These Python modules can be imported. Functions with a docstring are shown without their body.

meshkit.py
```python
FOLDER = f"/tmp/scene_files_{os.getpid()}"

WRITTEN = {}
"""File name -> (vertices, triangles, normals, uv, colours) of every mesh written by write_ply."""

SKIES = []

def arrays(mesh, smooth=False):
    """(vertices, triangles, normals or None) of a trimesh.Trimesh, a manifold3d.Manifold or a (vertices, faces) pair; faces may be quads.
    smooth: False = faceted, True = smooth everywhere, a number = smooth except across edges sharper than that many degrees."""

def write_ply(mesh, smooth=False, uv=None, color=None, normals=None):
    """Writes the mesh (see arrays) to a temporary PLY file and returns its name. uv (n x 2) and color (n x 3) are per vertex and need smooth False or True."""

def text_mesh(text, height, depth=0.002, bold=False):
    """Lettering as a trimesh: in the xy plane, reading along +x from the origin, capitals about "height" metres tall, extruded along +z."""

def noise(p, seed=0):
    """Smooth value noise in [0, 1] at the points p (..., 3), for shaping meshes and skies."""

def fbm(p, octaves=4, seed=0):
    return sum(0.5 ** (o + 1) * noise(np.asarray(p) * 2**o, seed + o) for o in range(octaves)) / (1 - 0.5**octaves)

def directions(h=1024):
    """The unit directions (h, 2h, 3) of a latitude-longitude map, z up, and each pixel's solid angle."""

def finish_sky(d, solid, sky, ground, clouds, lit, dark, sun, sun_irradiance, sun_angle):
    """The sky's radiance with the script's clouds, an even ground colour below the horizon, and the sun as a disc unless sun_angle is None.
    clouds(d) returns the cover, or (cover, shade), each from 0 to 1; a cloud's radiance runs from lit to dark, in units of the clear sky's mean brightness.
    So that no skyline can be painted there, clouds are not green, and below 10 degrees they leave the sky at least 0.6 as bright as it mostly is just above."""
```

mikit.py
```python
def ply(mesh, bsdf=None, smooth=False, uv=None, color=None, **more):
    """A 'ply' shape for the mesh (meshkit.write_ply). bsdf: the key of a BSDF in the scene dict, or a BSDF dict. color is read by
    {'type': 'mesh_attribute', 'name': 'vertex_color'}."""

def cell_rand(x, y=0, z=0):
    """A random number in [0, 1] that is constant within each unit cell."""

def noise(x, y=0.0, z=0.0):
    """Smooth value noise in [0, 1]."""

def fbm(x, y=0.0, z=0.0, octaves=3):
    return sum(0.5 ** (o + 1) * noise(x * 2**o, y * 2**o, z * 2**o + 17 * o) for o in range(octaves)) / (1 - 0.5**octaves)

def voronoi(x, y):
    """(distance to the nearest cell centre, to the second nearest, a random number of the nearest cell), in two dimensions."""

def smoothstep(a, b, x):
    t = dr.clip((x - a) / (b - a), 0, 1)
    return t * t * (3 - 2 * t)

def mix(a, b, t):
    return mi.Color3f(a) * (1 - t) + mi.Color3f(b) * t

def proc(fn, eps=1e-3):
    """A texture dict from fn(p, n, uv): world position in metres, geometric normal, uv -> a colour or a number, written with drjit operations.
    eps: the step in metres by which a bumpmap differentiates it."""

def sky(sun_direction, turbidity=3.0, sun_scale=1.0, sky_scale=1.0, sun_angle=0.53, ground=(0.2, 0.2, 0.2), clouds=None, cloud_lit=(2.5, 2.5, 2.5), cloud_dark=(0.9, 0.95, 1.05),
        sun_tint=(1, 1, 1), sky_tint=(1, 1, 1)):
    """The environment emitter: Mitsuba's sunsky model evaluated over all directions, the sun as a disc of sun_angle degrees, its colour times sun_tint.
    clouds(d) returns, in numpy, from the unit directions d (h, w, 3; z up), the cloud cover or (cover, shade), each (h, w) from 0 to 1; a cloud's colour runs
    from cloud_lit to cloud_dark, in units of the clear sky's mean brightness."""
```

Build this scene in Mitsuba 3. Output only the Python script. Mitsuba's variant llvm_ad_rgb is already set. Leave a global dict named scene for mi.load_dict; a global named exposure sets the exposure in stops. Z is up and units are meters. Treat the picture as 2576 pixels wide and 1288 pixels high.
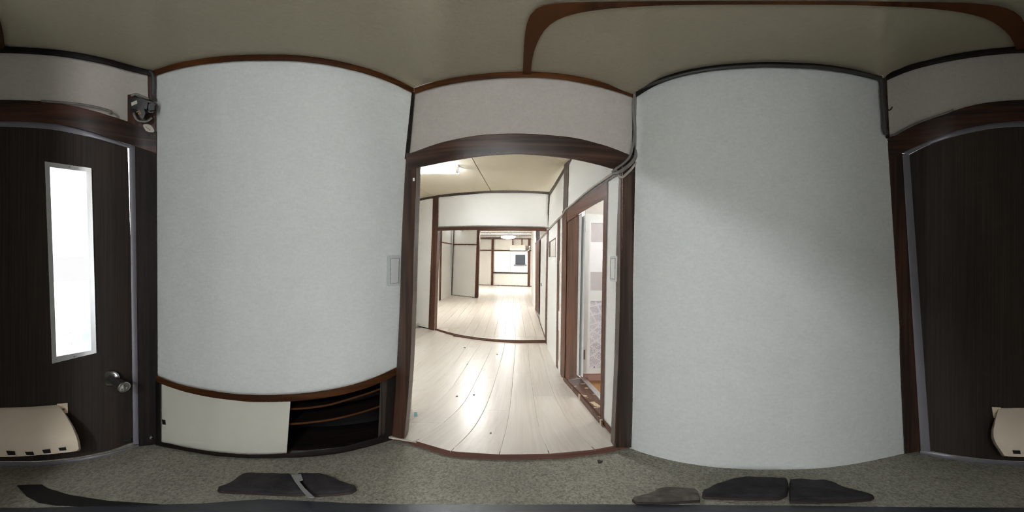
import math, random
import numpy as np, trimesh, drjit as dr, mitsuba as mi, mikit, meshkit
from scipy.interpolate import PchipInterpolator
from shapely.geometry import Polygon, box as sbox
from shapely import affinity
from mikit import proc, noise, fbm, mix, smoothstep, cell_rand, voronoi

random.seed(4)
rng = np.random.default_rng(4)
T = mi.ScalarTransform4f
scene, labels = {}, {}

# ------------------------------------------------------------------ camera, sky, exposure
CX, CY, F, H = 1288.0, 644.0, 1100.0, 1.35
scene['camera'] = {'type': 'perspective', 'fov': math.degrees(2 * math.atan(CX / F)), 'fov_axis': 'x', 'near_clip': 0.05, 'far_clip': 400.0,
                   'to_world': T().look_at(origin=[0, 0, H], target=[0, 1, H], up=[0, 0, 1])}
scene['sky'] = mikit.sky([-0.3, 0.25, 0.9], turbidity=4.0, sun_scale=0.0, sky_scale=12.0, ground=(0.6, 0.6, 0.6),
                         clouds=lambda d: np.ones(d.shape[:2]), cloud_lit=(1.0, 1.0, 1.0), cloud_dark=(1, 1, 1))
exposure = 0.0
L_TUBE, L_ROUND, L_ROUND2, L_ADDED_WIN, L_ADDED_LAMP, L_UNSEEN_BATH = 200.0, 115.0, 88.0, 7.7, 3200.0, 42.0      # radiance of the seen, unseen and added lamps and of the added glowing window


# ------------------------------------------------------------------ materials
def mat(key, d, two=True):
    scene[key] = {'type': 'twosided', 'b': d} if two else d


def pr(color, rough=0.5, spec=0.5, **k):
    c = color if isinstance(color, dict) else {'type': 'rgb', 'value': list(color)}
    return {'type': 'principled', 'base_color': c, 'roughness': rough, 'specular': spec, **k}


def bump(tex, scale, b):
    return {'type': 'bumpmap', 'tex': tex, 'scale': scale, 'b': b}


def weave(p, n, uv):
    ribs = 0.5 + 0.5 * dr.sin(uv.x * 700 + 2.2 * noise(uv.x * 30, uv.y * 40, 2.0))
    return 0.45 * ribs * noise(uv.x * 40, uv.y * 95, 5.0) + 0.4 * fbm(uv.x * 110, uv.y * 75, 3.0, 2) + 0.15 * noise(uv.x * 50, uv.y * 180, 8.0)


def paper_col(base):
    b = mi.Color3f if False else None
    def fn(p, n, uv):
        w = weave(p, n, uv)
        s = fbm(uv.x * 1.3, uv.y * 1.1, 5.0, 3)
        k = (0.90 + 0.20 * w) * (0.95 + 0.1 * s)
        return mi.Color3f(base[0] * k, base[1] * k, base[2] * k)
    return proc(fn)


WEAVE = proc(weave, 2e-3)
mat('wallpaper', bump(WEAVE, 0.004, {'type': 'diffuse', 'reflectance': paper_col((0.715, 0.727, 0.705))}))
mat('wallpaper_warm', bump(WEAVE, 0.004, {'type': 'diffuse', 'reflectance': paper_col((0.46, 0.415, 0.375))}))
mat('ceiling_paper', bump(WEAVE, 0.004, {'type': 'diffuse', 'reflectance': paper_col((0.40, 0.36, 0.275))}))
mat('plaster_white', {'type': 'diffuse', 'reflectance': {'type': 'rgb', 'value': [0.83, 0.825, 0.79]}})
mat('plaster_cream', {'type': 'diffuse', 'reflectance': {'type': 'rgb', 'value': [0.80, 0.785, 0.74]}})


def wood_fn(dark, light, fx=2.2, fy=70.0):
    def fn(p, n, uv):
        g = fbm(uv.x * fx, uv.y * fy, 2.0, 3)
        b = fbm(uv.x * 1.6, uv.y * 9, 7.0, 3)
        t = dr.clip(0.25 + 1.3 * (g - 0.5) + 1.2 * (b - 0.42), 0, 1)
        return mix(dark, light, t)
    return proc(fn)


mat('wood_dark', pr(wood_fn((0.012, 0.007, 0.005), (0.060, 0.022, 0.013)), 0.5, 0.3))
mat('wood_black', pr(wood_fn((0.005, 0.004, 0.004), (0.016, 0.010, 0.008)), 0.65, 0.15))
mat('wood_brown', pr(wood_fn((0.020, 0.011, 0.008), (0.075, 0.036, 0.024)), 0.4, 0.5))
mat('wood_orange', pr(wood_fn((0.032, 0.011, 0.004), (0.095, 0.032, 0.008)), 0.65, 0.1))
mat('wood_grey', pr(wood_fn((0.022, 0.015, 0.012), (0.10, 0.075, 0.06)), 0.5, 0.4))
mat('wood_warm', pr(wood_fn((0.050, 0.019, 0.011), (0.150, 0.062, 0.036)), 0.5, 0.22))
mat('board_cream', {'type': 'diffuse', 'reflectance': {'type': 'rgb', 'value': [0.76, 0.70, 0.55]}})
mat('wood_red', pr(wood_fn((0.085, 0.038, 0.028), (0.19, 0.085, 0.062)), 0.5, 0.4))


def door_fn(p, n, uv):
    g = fbm(uv.x * 190, uv.y * 2.5, 1.0, 2)
    b = fbm(uv.x * 3, uv.y * 0.9, 4.0, 2)
    return mix((0.012, 0.009, 0.008), (0.042, 0.029, 0.022), dr.clip(g * 0.6 + b * 0.7 - 0.2, 0, 1))


mat('door_veneer', pr(proc(door_fn), 0.7, 0.22))


def chip_fn(p, n, uv):
    c = fbm(p.x * 14 + p.y * 9, p.y * 20 - p.x * 6, 3.0, 3)
    m = smoothstep(0.655, 0.67, c)
    g = fbm(p.x * 60, p.y * 4, 1.0, 2)
    return mix(mix((0.05, 0.022, 0.014), (0.12, 0.055, 0.035), g), (0.46, 0.37, 0.25), m)


mat('wood_chipped', pr(proc(chip_fn), 0.5, 0.4))


def carpet_fn(p, n, uv):
    a = noise(p.x * 170, p.y * 150, 1.0)
    b = fbm(p.x * 80, p.y * 95, 2.0, 2)
    c = fbm(p.x * 2.0, p.y * 2.5, 5.0, 3)
    t = dr.clip(0.55 * a + 0.75 * b - 0.15, 0, 1)
    return mix((0.14, 0.132, 0.108), (0.40, 0.385, 0.325), t) * (0.8 + 0.4 * c)


mat('carpet', bump(proc(lambda p, n, uv: noise(p.x * 120, p.y * 120, 1.0), 2e-3), 0.004, {'type': 'diffuse', 'reflectance': proc(carpet_fn)}))


def plank_fn(k):
    def fn(p, n, uv):
        g = fbm(uv.y * 75 + k * 9, uv.x * 1.2, 1.0 + k, 3)
        f = noise(uv.y * 260, uv.x * 3.0, 3.0 + k)
        b = fbm(uv.y * 5, uv.x * 0.5, 9.0 + k, 2)
        t = dr.clip(0.5 + 0.9 * (g - 0.5) + 0.4 * (f - 0.5) + 0.6 * (b - 0.5), 0, 1)
        lo, hi = ((0.54, 0.49, 0.42), (0.63, 0.585, 0.52)) if k == 0 else ((0.525, 0.475, 0.405), (0.62, 0.57, 0.505)) if k == 1 else ((0.555, 0.505, 0.435), (0.64, 0.60, 0.535))
        return mix(lo, hi, t)
    return proc(fn)


for k in range(3):
    mat(f'plank_{k}', pr(plank_fn(k), 0.27, 0.25))
mat('floor_joint', pr((0.27, 0.22, 0.17), 0.8))
mat('aluminium', pr((0.20, 0.19, 0.215), 0.42, 0.5, metallic=0.35))
mat('aluminium_bright', pr((0.62, 0.62, 0.62), 0.3, 0.5, metallic=0.4))
mat('chrome', pr((0.62, 0.63, 0.65), 0.16, 0.5, metallic=1.0))
mat('white_paint', pr((0.74, 0.74, 0.72), 0.45))
mat('white_gloss', pr((0.78, 0.80, 0.80), 0.25))
mat('ivory_plastic', pr((0.62, 0.60, 0.52), 0.4))
mat('grey_plastic', pr((0.57, 0.59, 0.58), 0.35))
mat('light_plastic', pr((0.66, 0.66, 0.64), 0.35))
mat('tan_plastic', pr((0.78, 0.655, 0.52), 0.5, 0.4))
mat('black', pr((0.006, 0.006, 0.006), 0.7, 0.3))
mat('black_plastic', pr((0.016, 0.016, 0.017), 0.4, 0.5))
mat('cable_grey', pr((0.14, 0.13, 0.12), 0.5))
mat('cable_dark', pr((0.030, 0.028, 0.026), 0.55))
mat('cable_pale', pr((0.30, 0.27, 0.24), 0.5))
mat('copper_wire', pr((0.30, 0.17, 0.07), 0.4, 0.5))
mat('paper_tag', pr((0.46, 0.42, 0.36), 0.7))
mat('tag_red', pr((0.22, 0.07, 0.05), 0.8))
mat('tape_teal', pr((0.09, 0.23, 0.25), 0.6))
mat('crumb', pr((0.16, 0.13, 0.10), 0.9))
mat('leaf_dark', pr((0.020, 0.018, 0.014), 0.8))
mat('frosted_grey', pr((0.50, 0.47, 0.48), 0.4))
mat('frosted_beige', pr((0.62, 0.59, 0.53), 0.4))
mat('frosted_white', pr((0.82, 0.82, 0.84), 0.35))
mat('pink_tile', pr((0.55, 0.34, 0.30), 0.4))
mat('tan_floor', pr((0.45, 0.25, 0.11), 0.5))
mat('neighbour_grey', pr((0.045, 0.055, 0.065), 0.6))
mat('neighbour_white', pr((0.8, 0.8, 0.8), 0.8))
mat('hedge', pr((0.70, 0.76, 0.78), 0.9))


def shoe_fn(p, n, uv):
    a = fbm(p.x * 130, p.y * 130, p.z * 130, 2)
    b = fbm(p.x * 9, p.y * 14, 1.0, 2)
    return mix((0.007, 0.006, 0.007), (0.034, 0.030, 0.033), dr.clip(a * 0.7 + b * 0.8 - 0.35, 0, 1))


mat('shoe_felt', pr(proc(shoe_fn), 0.85, 0.3))
mat('shoe_sole', pr((0.020, 0.011, 0.010), 0.7))
mat('strap_grey', pr((0.21, 0.21, 0.21), 0.7))
mat('stand_navy', pr((0.016, 0.020, 0.027), 0.45))
mat('scuffed_felt', pr(proc(lambda p, n, uv: mix((0.02, 0.016, 0.014), (0.12, 0.105, 0.09), fbm(p.x * 20, p.y * 40, 1.0, 3))), 0.85, 0.3))
scene['glass'] = {'type': 'thindielectric', 'int_ior': 1.5}


def news_fn(p, n, uv):
    x, y = uv.x, uv.y
    c = voronoi(x * 3.0, y * 3.0)[2]
    th = (c - 0.5) * 1.5 + 0.6
    a, b = x * dr.cos(th) + y * dr.sin(th), -x * dr.sin(th) + y * dr.cos(th)
    gx, gy = a / 0.062, b / 0.085
    r, r2 = cell_rand(gx, gy, 3), cell_rand(gx, gy, 8)
    fx, fy = gx - dr.floor(gx), gy - dr.floor(gy)
    inside = (fx > 0.07) & (fx < 0.93) & (fy > 0.06) & (fy < 0.94)
    lines = dr.select((fy * 9 - dr.floor(fy * 9) > 0.45) & (noise(a * 260, dr.floor(fy * 9) * 3.7) > 0.3), 1.0, 0.0)
    bar = (r > 0.80) & (fy > 0.30) & (fy < 0.62) & (noise(a * 160, 2.0) > 0.25)
    ink = dr.select(inside, dr.select(bar, 0.86, lines * (0.45 + 0.25 * r2)), 0.05)
    return mix((0.76, 0.75, 0.80), (0.10, 0.10, 0.14), ink)


mat('newsprint', pr(proc(news_fn), 0.6))


# ------------------------------------------------------------------ mesh helpers
class Bag:
    """Grids and triangle sets, each with vertices of its own, gathered into one mesh with uv."""
    def __init__(self):
        self.v, self.f, self.t, self.n = [], [], [], 0

    def add(self, v, f, uv):
        v, f = np.asarray(v, float).reshape(-1, 3), np.asarray(f, int)
        self.v.append(v); self.f.append(f + self.n); self.t.append(np.asarray(uv, float).reshape(-1, 2)); self.n += len(v)

    def grid(self, P, UV):
        a, b = P.shape[:2]
        i = np.arange(a * b).reshape(a, b)
        q = np.stack([i[:-1, :-1], i[1:, :-1], i[1:, 1:], i[:-1, 1:]], -1).reshape(-1, 4)
        self.add(P.reshape(-1, 3), np.vstack([q[:, [0, 1, 2]], q[:, [0, 2, 3]]]), UV.reshape(-1, 2))

    def join(self, other):
        for v, f, t in zip(other.v, other.f, other.t):
            self.v.append(v); self.f.append(f - f.min() + self.n if False else f + self.n - other_base(other, f)); self.t.append(t); self.n += len(v)
        return self

    def mesh(self):
        return np.vstack(self.v), np.vstack(self.f), np.vstack(self.t)


def other_base(o, f):
    return 0


def put(key, bag, bsdf, label=None, cat=None, group=None, kind=None, **more):
    n = 0
    base = key
    while key in scene:
        n += 1
        key = f'{base}_{n:03d}'
    if isinstance(bag, Bag):
        v, f, t = bag.mesh()
        scene[key] = mikit.ply((v, f), bsdf, smooth=True, uv=t, **more)
    else:
        scene[key] = mikit.ply(bag, bsdf, smooth=more.pop('smooth', 35), **more)
    tag(key, label, cat, group, kind)
    return key


def tag(key, label=None, cat=None, group=None, kind=None):
    d = {k: x for k, x in (('label', label), ('category', cat), ('group', group), ('kind', kind)) if x}
    if d:
        labels[key] = d


def newkey(base):
    n, key = 0, base
    while key in labels or any(k == key or k.startswith(key + '__') for k in scene):
        n += 1
        key = f'{base}_{n:03d}'
    return key


class Surf:
    """An upright wall: the pixel line of its foot on a floor of height z0 gives its plan."""
    def __init__(self, pts, z0=0.0):
        p = np.array(sorted(pts), float)
        self.lo, self.hi = p[0, 0], p[-1, 0]
        self.fn = PchipInterpolator(p[:, 0], p[:, 1])
        d = self.fn.derivative()
        self.e = (float(self.fn(self.lo)), float(d(self.lo)), float(self.fn(self.hi)), float(d(self.hi)))
        self.z0 = z0

    def foot(self, u):
        u = np.asarray(u, float)
        c = np.clip(u, self.lo, self.hi)
        return self.fn(c) + np.where(u < self.lo, (u - self.lo) * self.e[1], 0) + np.where(u > self.hi, (u - self.hi) * self.e[3], 0)

    def Y(self, u):
        return (H - self.z0) * F / (self.foot(u) - CY)

    def __call__(self, u, v, off=0.0):
        u, v = np.asarray(u, float), np.asarray(v, float)
        y = self.Y(u) - off
        return np.stack(np.broadcast_arrays((u - CX) / F * y, y, H + (CY - v) / F * y), -1)


def at(u, v, y):
    return np.array([(u - CX) / F * y, y, H + (CY - v) / F * y])


def onfloor(u, v, z=0.0):
    return at(u, v, (H - z) * F / (v - CY))


def curve(pts, n):
    p = np.array(pts, float)
    if len(p) == 2:
        t = np.linspace(0, 1, n)[:, None]
        return p[0] * (1 - t) + p[1] * t
    s = np.concatenate([[0], np.cumsum(np.linalg.norm(np.diff(p, axis=0), axis=1))])
    x = np.linspace(0, s[-1], n)
    return np.stack([PchipInterpolator(s, p[:, 0])(x), PchipInterpolator(s, p[:, 1])(x)], -1)


def uvals(pts, n):
    """The line resampled evenly in u (u must run one way)."""
    p = np.array(pts, float)
    u = np.linspace(p[0, 0], p[-1, 0], n)
    o = np.argsort(p[:, 0])
    return np.stack([u, PchipInterpolator(p[o, 0], p[o, 1])(u) if len(p) > 2 else np.interp(u, p[o, 0], p[o, 1])], -1)


def patch(S, top, bot, off0, off1, n=None, rows=None, bev=0.004, upright=False, even=True, bag=None):
    """A board between the pixel lines top and bot on the surface S, from off0 out to off1 towards the room, edges eased by bev metres."""
    bag = bag or Bag()
    span = max(np.ptp(np.array(top)[:, 0]), np.ptp(np.array(bot)[:, 0]))
    n = n or int(max(2, min(60, span / 18))) + 1
    f = uvals if even else curve
    A, B = f(top, 80 if not even else n), f(bot, 80 if not even else n)
    if not even:
        A, B = curve(top, n), curve(bot, n)
    y0 = float(np.mean(S.Y(A[:, 0]))) if hasattr(S, 'Y') else 3.0
    bp = bev / y0 * F
    h = np.linalg.norm(B - A, axis=1).mean()
    w = max(np.linalg.norm(np.diff(A, axis=0), axis=1).sum(), 1e-3)
    bs, bt = min(0.25, bp / max(h, 1e-3)), min(0.25, bp / w)
    rows = rows or (max(2, int(h / 60)) + 1)
    s = np.unique(np.r_[0, bs, np.linspace(bs, 1 - bs, rows), 1 - bs, 1]) if bev else np.linspace(0, 1, rows)
    ti = np.linspace(0, n - 1, n)
    if bev:
        ti = np.unique(np.r_[0, bt * (n - 1), np.linspace(bt * (n - 1), (1 - bt) * (n - 1), n), n - 1])
    A = np.stack([np.interp(ti, np.arange(n), A[:, k]) for k in (0, 1)], -1)
    B = np.stack([np.interp(ti, np.arange(n), B[:, k]) for k in (0, 1)], -1)
    G = A[:, None] * (1 - s)[None, :, None] + B[:, None] * s[None, :, None]
    off = np.full(G.shape[:2], off1, float)
    if bev:
        d = min(bev, abs(off1 - off0) * 0.6)
        off[0], off[-1], off[:, 0], off[:, -1] = off1 - d, off1 - d, off1 - d, off1 - d
    P = S(G[..., 0], G[..., 1], off)
    along = G[..., 0] / F * y0
    UV = np.stack([along, P[..., 2]], -1)
    if upright:
        UV = UV[..., ::-1]
    bag.grid(P, UV)
    Q = S(G[..., 0], G[..., 1], off0)
    for sl in ((0, slice(None)), (-1, slice(None)), (slice(None), 0), (slice(None), -1)):
        bag.grid(np.stack([P[sl], Q[sl]]), np.stack([UV[sl], UV[sl] + 0.01]))
    bag.grid(Q, UV)
    return bag


def polyslab(S, poly, off0, off1, du=24, bag=None, upright=False, back=True):
    """A slab whose outline is any pixel polygon (holes allowed) on S."""
    bag = bag or Bag()
    if not isinstance(poly, Polygon):
        poly = Polygon(poly)
    u0, v0, u1, v1 = poly.bounds
    xs = np.linspace(u0, u1, max(2, int((u1 - u0) / du) + 2))
    ring = Polygon([c for c in poly.exterior.coords], [list(i.coords) for i in poly.interiors])
    y0 = float(np.mean(S.Y(np.array([u0, u1])))) if hasattr(S, 'Y') else 3.0
    for off in ((off1, off0) if back else (off1,)):
        V, Fs, k = [], [], 0
        for a, b in zip(xs[:-1], xs[1:]):
            piece = ring.intersection(sbox(a, v0 - 1, b, v1 + 1))
            for g in getattr(piece, 'geoms', [piece]):
                if g.geom_type != 'Polygon' or g.area < 1e-6:
                    continue
                vv, ff = trimesh.creation.triangulate_polygon(g, engine='earcut')
                V.append(vv); Fs.append(ff + k); k += len(vv)
        V, Fs = np.vstack(V), np.vstack(Fs)
        key, inv = np.unique(np.round(V, 3), axis=0, return_inverse=True)
        inv = inv.reshape(-1)
        P = S(key[:, 0], key[:, 1], off)
        UV = np.stack([key[:, 0] / F * y0, P[:, 2]], -1)
        bag.add(P, inv[Fs], UV[:, ::-1] if upright else UV)
    for r in [ring.exterior, *ring.interiors]:
        c = np.array(r.coords)
        for a, b in zip(c[:-1], c[1:]):
            m = max(1, int(abs(b[0] - a[0]) / du) + 1)
            t = np.linspace(0, 1, m + 1)[:, None]
            g = a * (1 - t) + b * t
            P, Q = S(g[:, 0], g[:, 1], off1), S(g[:, 0], g[:, 1], off0)
            UV = np.stack([g[:, 0] / F * y0, P[:, 2]], -1)
            bag.grid(np.stack([P, Q]), np.stack([UV, UV + 0.01]))
    return bag


def tube(pts, r, sides=10, bag=None, closed=True, smooth_n=None):
    bag = bag or Bag()
    p = np.asarray(pts, float)
    if smooth_n and len(p) > 2:
        s = np.concatenate([[0], np.cumsum(np.linalg.norm(np.diff(p, axis=0), axis=1))])
        x = np.linspace(0, s[-1], smooth_n)
        p = np.stack([PchipInterpolator(s, p[:, k])(x) for k in range(3)], -1)
    t = np.gradient(p, axis=0)
    t /= np.linalg.norm(t, axis=1, keepdims=True) + 1e-12
    a = np.cross(t[0], [0, 0, 1.0] if abs(t[0, 2]) < 0.9 else [1.0, 0, 0])
    R = []
    r = np.broadcast_to(r, (len(p),))
    ang = np.linspace(0, 2 * np.pi, sides + 1)
    for i in range(len(p)):
        a = a - t[i] * (a @ t[i]); a /= np.linalg.norm(a) + 1e-12
        b = np.cross(t[i], a)
        R.append(p[i] + r[i] * (np.cos(ang)[:, None] * a + np.sin(ang)[:, None] * b))
    P = np.array(R)
    s = np.concatenate([[0], np.cumsum(np.linalg.norm(np.diff(p, axis=0), axis=1))])
    UV = np.stack(np.broadcast_arrays(s[:, None], ang[None] * 0.01), -1)
    bag.grid(P, UV)
    if closed:
        for e in (0, -1):
            c = np.vstack([p[e][None], P[e]])
            k = np.arange(1, sides + 1)
            bag.add(c, np.stack([k * 0, k, k + 1], -1), np.zeros((len(c), 2)))
    return bag


def bx(lo, hi, bev=0.004, bag=None, axis=0):
    """An axis-aligned box with eased edges."""
    bag = bag or Bag()
    lo, hi = np.minimum(lo, hi).astype(float), np.maximum(lo, hi).astype(float)
    b = min(bev, 0.3 * float((hi - lo).min()))
    for k in range(3):
        i, j = [(1, 2), (2, 0), (0, 1)][k]
        for side, o in ((lo, 1), (hi, -1)):
            xi = np.array([lo[i], lo[i] + b, hi[i] - b, hi[i]]); xj = np.array([lo[j], lo[j] + b, hi[j] - b, hi[j]])
            A, B = np.meshgrid(xi, xj, indexing='ij')
            C = np.full(A.shape, side[k], float)
            edge = np.zeros(A.shape, bool); edge[0] = edge[-1] = True; edge[:, 0] = edge[:, -1] = True
            C[edge] += o * b * 0.5
            P = np.zeros(A.shape + (3,)); P[..., i], P[..., j], P[..., k] = A, B, C
            uv = P[..., [0, 2]] if k == 1 else P[..., [1, 2]] if k == 0 else P[..., [0, 1]]
            if axis == 2 and k != 2:
                uv = uv[..., ::-1]
            if axis == 1 and k == 2:
                uv = uv[..., ::-1]
            bag.grid(P, uv)
    return bag


def quad(a, b, c, d, n=2, m=2, bag=None):
    bag = bag or Bag()
    s, t = np.linspace(0, 1, n)[:, None, None], np.linspace(0, 1, m)[None, :, None]
    a, b, c, d = (np.asarray(x, float) for x in (a, b, c, d))
    P = (a * (1 - s) + b * s) * (1 - t) + (d * (1 - s) + c * s) * t
    L, W = np.linalg.norm(b - a), np.linalg.norm(d - a)
    UV = np.stack(np.broadcast_arrays(s[..., 0] * L, t[..., 0] * W), -1)
    bag.grid(P, UV)
    return bag


def plate(outline, z0, z1, bag=None):
    """A flat piece lying level: outline in metres (x, y)."""
    bag = bag or Bag()
    g = Polygon(outline)
    v, f = trimesh.creation.triangulate_polygon(g, engine='earcut')
    for z in (z1, z0):
        bag.add(np.c_[v, np.full(len(v), z)], f, v)
    c = np.array(g.exterior.coords)
    for a, b in zip(c[:-1], c[1:]):
        bag.grid(np.array([[[*a, z1], [*b, z1]], [[*a, z0], [*b, z0]]]), np.array([[a, b], [a, b]]))
    return bag


def cyl(a, b, r0, r1=None, n=24, bag=None):
    return tube([a, b], [r0, r0 if r1 is None else r1], n, bag)


def lathe(c, axis, prof, n=28, bag=None):
    """prof: (distance along axis, radius) pairs."""
    axis = np.asarray(axis, float) / np.linalg.norm(axis)
    p = np.array([np.asarray(c, float) + axis * d for d, _ in prof])
    a = np.cross(axis, [0, 0, 1.0] if abs(axis[2]) < 0.9 else [1.0, 0, 0]); a /= np.linalg.norm(a)
    b = np.cross(axis, a)
    ang = np.linspace(0, 2 * np.pi, n + 1)
    ring = np.cos(ang)[:, None] * a + np.sin(ang)[:, None] * b
    P = np.array([p[i] + prof[i][1] * ring for i in range(len(prof))])
    UV = np.stack(np.broadcast_arrays(np.array([d for d, _ in prof])[:, None], ang[None] * 0.03), -1)
    bag = bag or Bag()
    bag.grid(P, UV)
    return bag


def shift(pts, du):
    return [(u + du, v) for u, v in pts]


# ------------------------------------------------------------------ the plan of the entrance
DOOR_FOOT = [(-298, 1139), (-258, 1142), (-176, 1157.5), (-76, 1168), (0, 1172), (100, 1170.7), (199, 1161), (282, 1143), (349, 1123), (397, 1116)]
S_D = Surf(DOOR_FOOT)                                              # the entrance door's wall, at the left
S_E = Surf(shift(DOOR_FOOT, 2576))                                 # its like at the right
S_L = Surf([(392, 1119), (470, 1135), (560.7, 1148.5), (651, 1152), (741, 1150.6), (832, 1142.5), (922, 1124), (987, 1105), (1004, 1100)])
S_F = Surf([(986, 1105), (1040, 1121), (1155, 1150), (1290, 1156), (1400, 1153), (1500, 1143), (1590, 1126)])
S_R = Surf([(1584, 1127), (1640, 1146), (1730, 1166), (1830, 1178), (1930, 1181.5), (2030, 1180), (2130, 1170), (2220, 1153), (2281, 1139)])
DOOR_TOP = [(-354, 195), (-276, 163), (-176, 140), (-76, 126), (0, 121), (80, 124), (150, 130), (250, 147), (330, 168), (386, 181)]
LEFT_TOP = [(386, 181), (451.5, 161), (533, 148), (631, 141.4), (712.5, 141.4), (794, 148), (892, 167), (973.5, 193), (1042, 226)]
FRONT_TOP = [(1042, 226), (1100, 208), (1200, 191), (1290, 184.5), (1330, 184), (1400, 188), (1500, 206), (1600, 237)]
RIGHT_TOP = [(1600, 235), (1664, 199), (1748, 176), (1831, 165), (1932, 160), (2032, 163), (2125, 173.5), (2220, 196)]


def top_z():
    us, zs = [], []
    for S, tops in ((S_D, DOOR_TOP[1:-1]), (S_L, LEFT_TOP), (S_F, FRONT_TOP[1:-1]), (S_R, RIGHT_TOP), (S_E, shift(DOOR_TOP[1:-1], 2576))):
        for u, v in tops:
            us.append(u); zs.append(H + (CY - v) / F * float(S.Y(u)))
    for u, v in ((2232, 190), (2262, 178)):
        us.append(u); zs.append(H + (CY - v) / F * float(S_E.Y(u)))
    o = np.argsort(us)
    us, zs = np.array(us)[o], np.array(zs)[o]
    return PchipInterpolator(us, zs), us[0], us[-1]


_zfn, _zu0, _zu1 = top_z()


def ceil_z(u):
    return _zfn(np.clip(u, _zu0, _zu1))


def ceil_map(u, v, off=0.0):
    u, v = np.asarray(u, float), np.asarray(v, float)
    z = ceil_z(u) - off
    y = (z - H) * F / (CY - v)
    return np.stack(np.broadcast_arrays((u - CX) / F * y, y, z), -1)


# ------------------------------------------------------------------ floor and ceiling of the entrance
put('floor', quad((-4.6, -1.0, 0), (4.6, -1.0, 0), (4.6, 3.6, 0), (-4.6, 3.6, 0), 30, 16), 'carpet', 'grey speckled carpet floor of the entrance', kind='structure')
X, Y = np.meshgrid(np.linspace(-4.6, 4.6, 150), np.r_[np.linspace(-1.0, 1.9, 8), np.linspace(2.0, 3.5, 40)], indexing='ij')
Zc = ceil_z(CX + F * X / np.maximum(Y, 1.9))
g = Bag(); g.grid(np.stack([X, Y, Zc], -1), np.stack([X, Y], -1))
put('ceiling', g, 'ceiling_paper', 'beige papered ceiling of the entrance', kind='structure')

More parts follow.
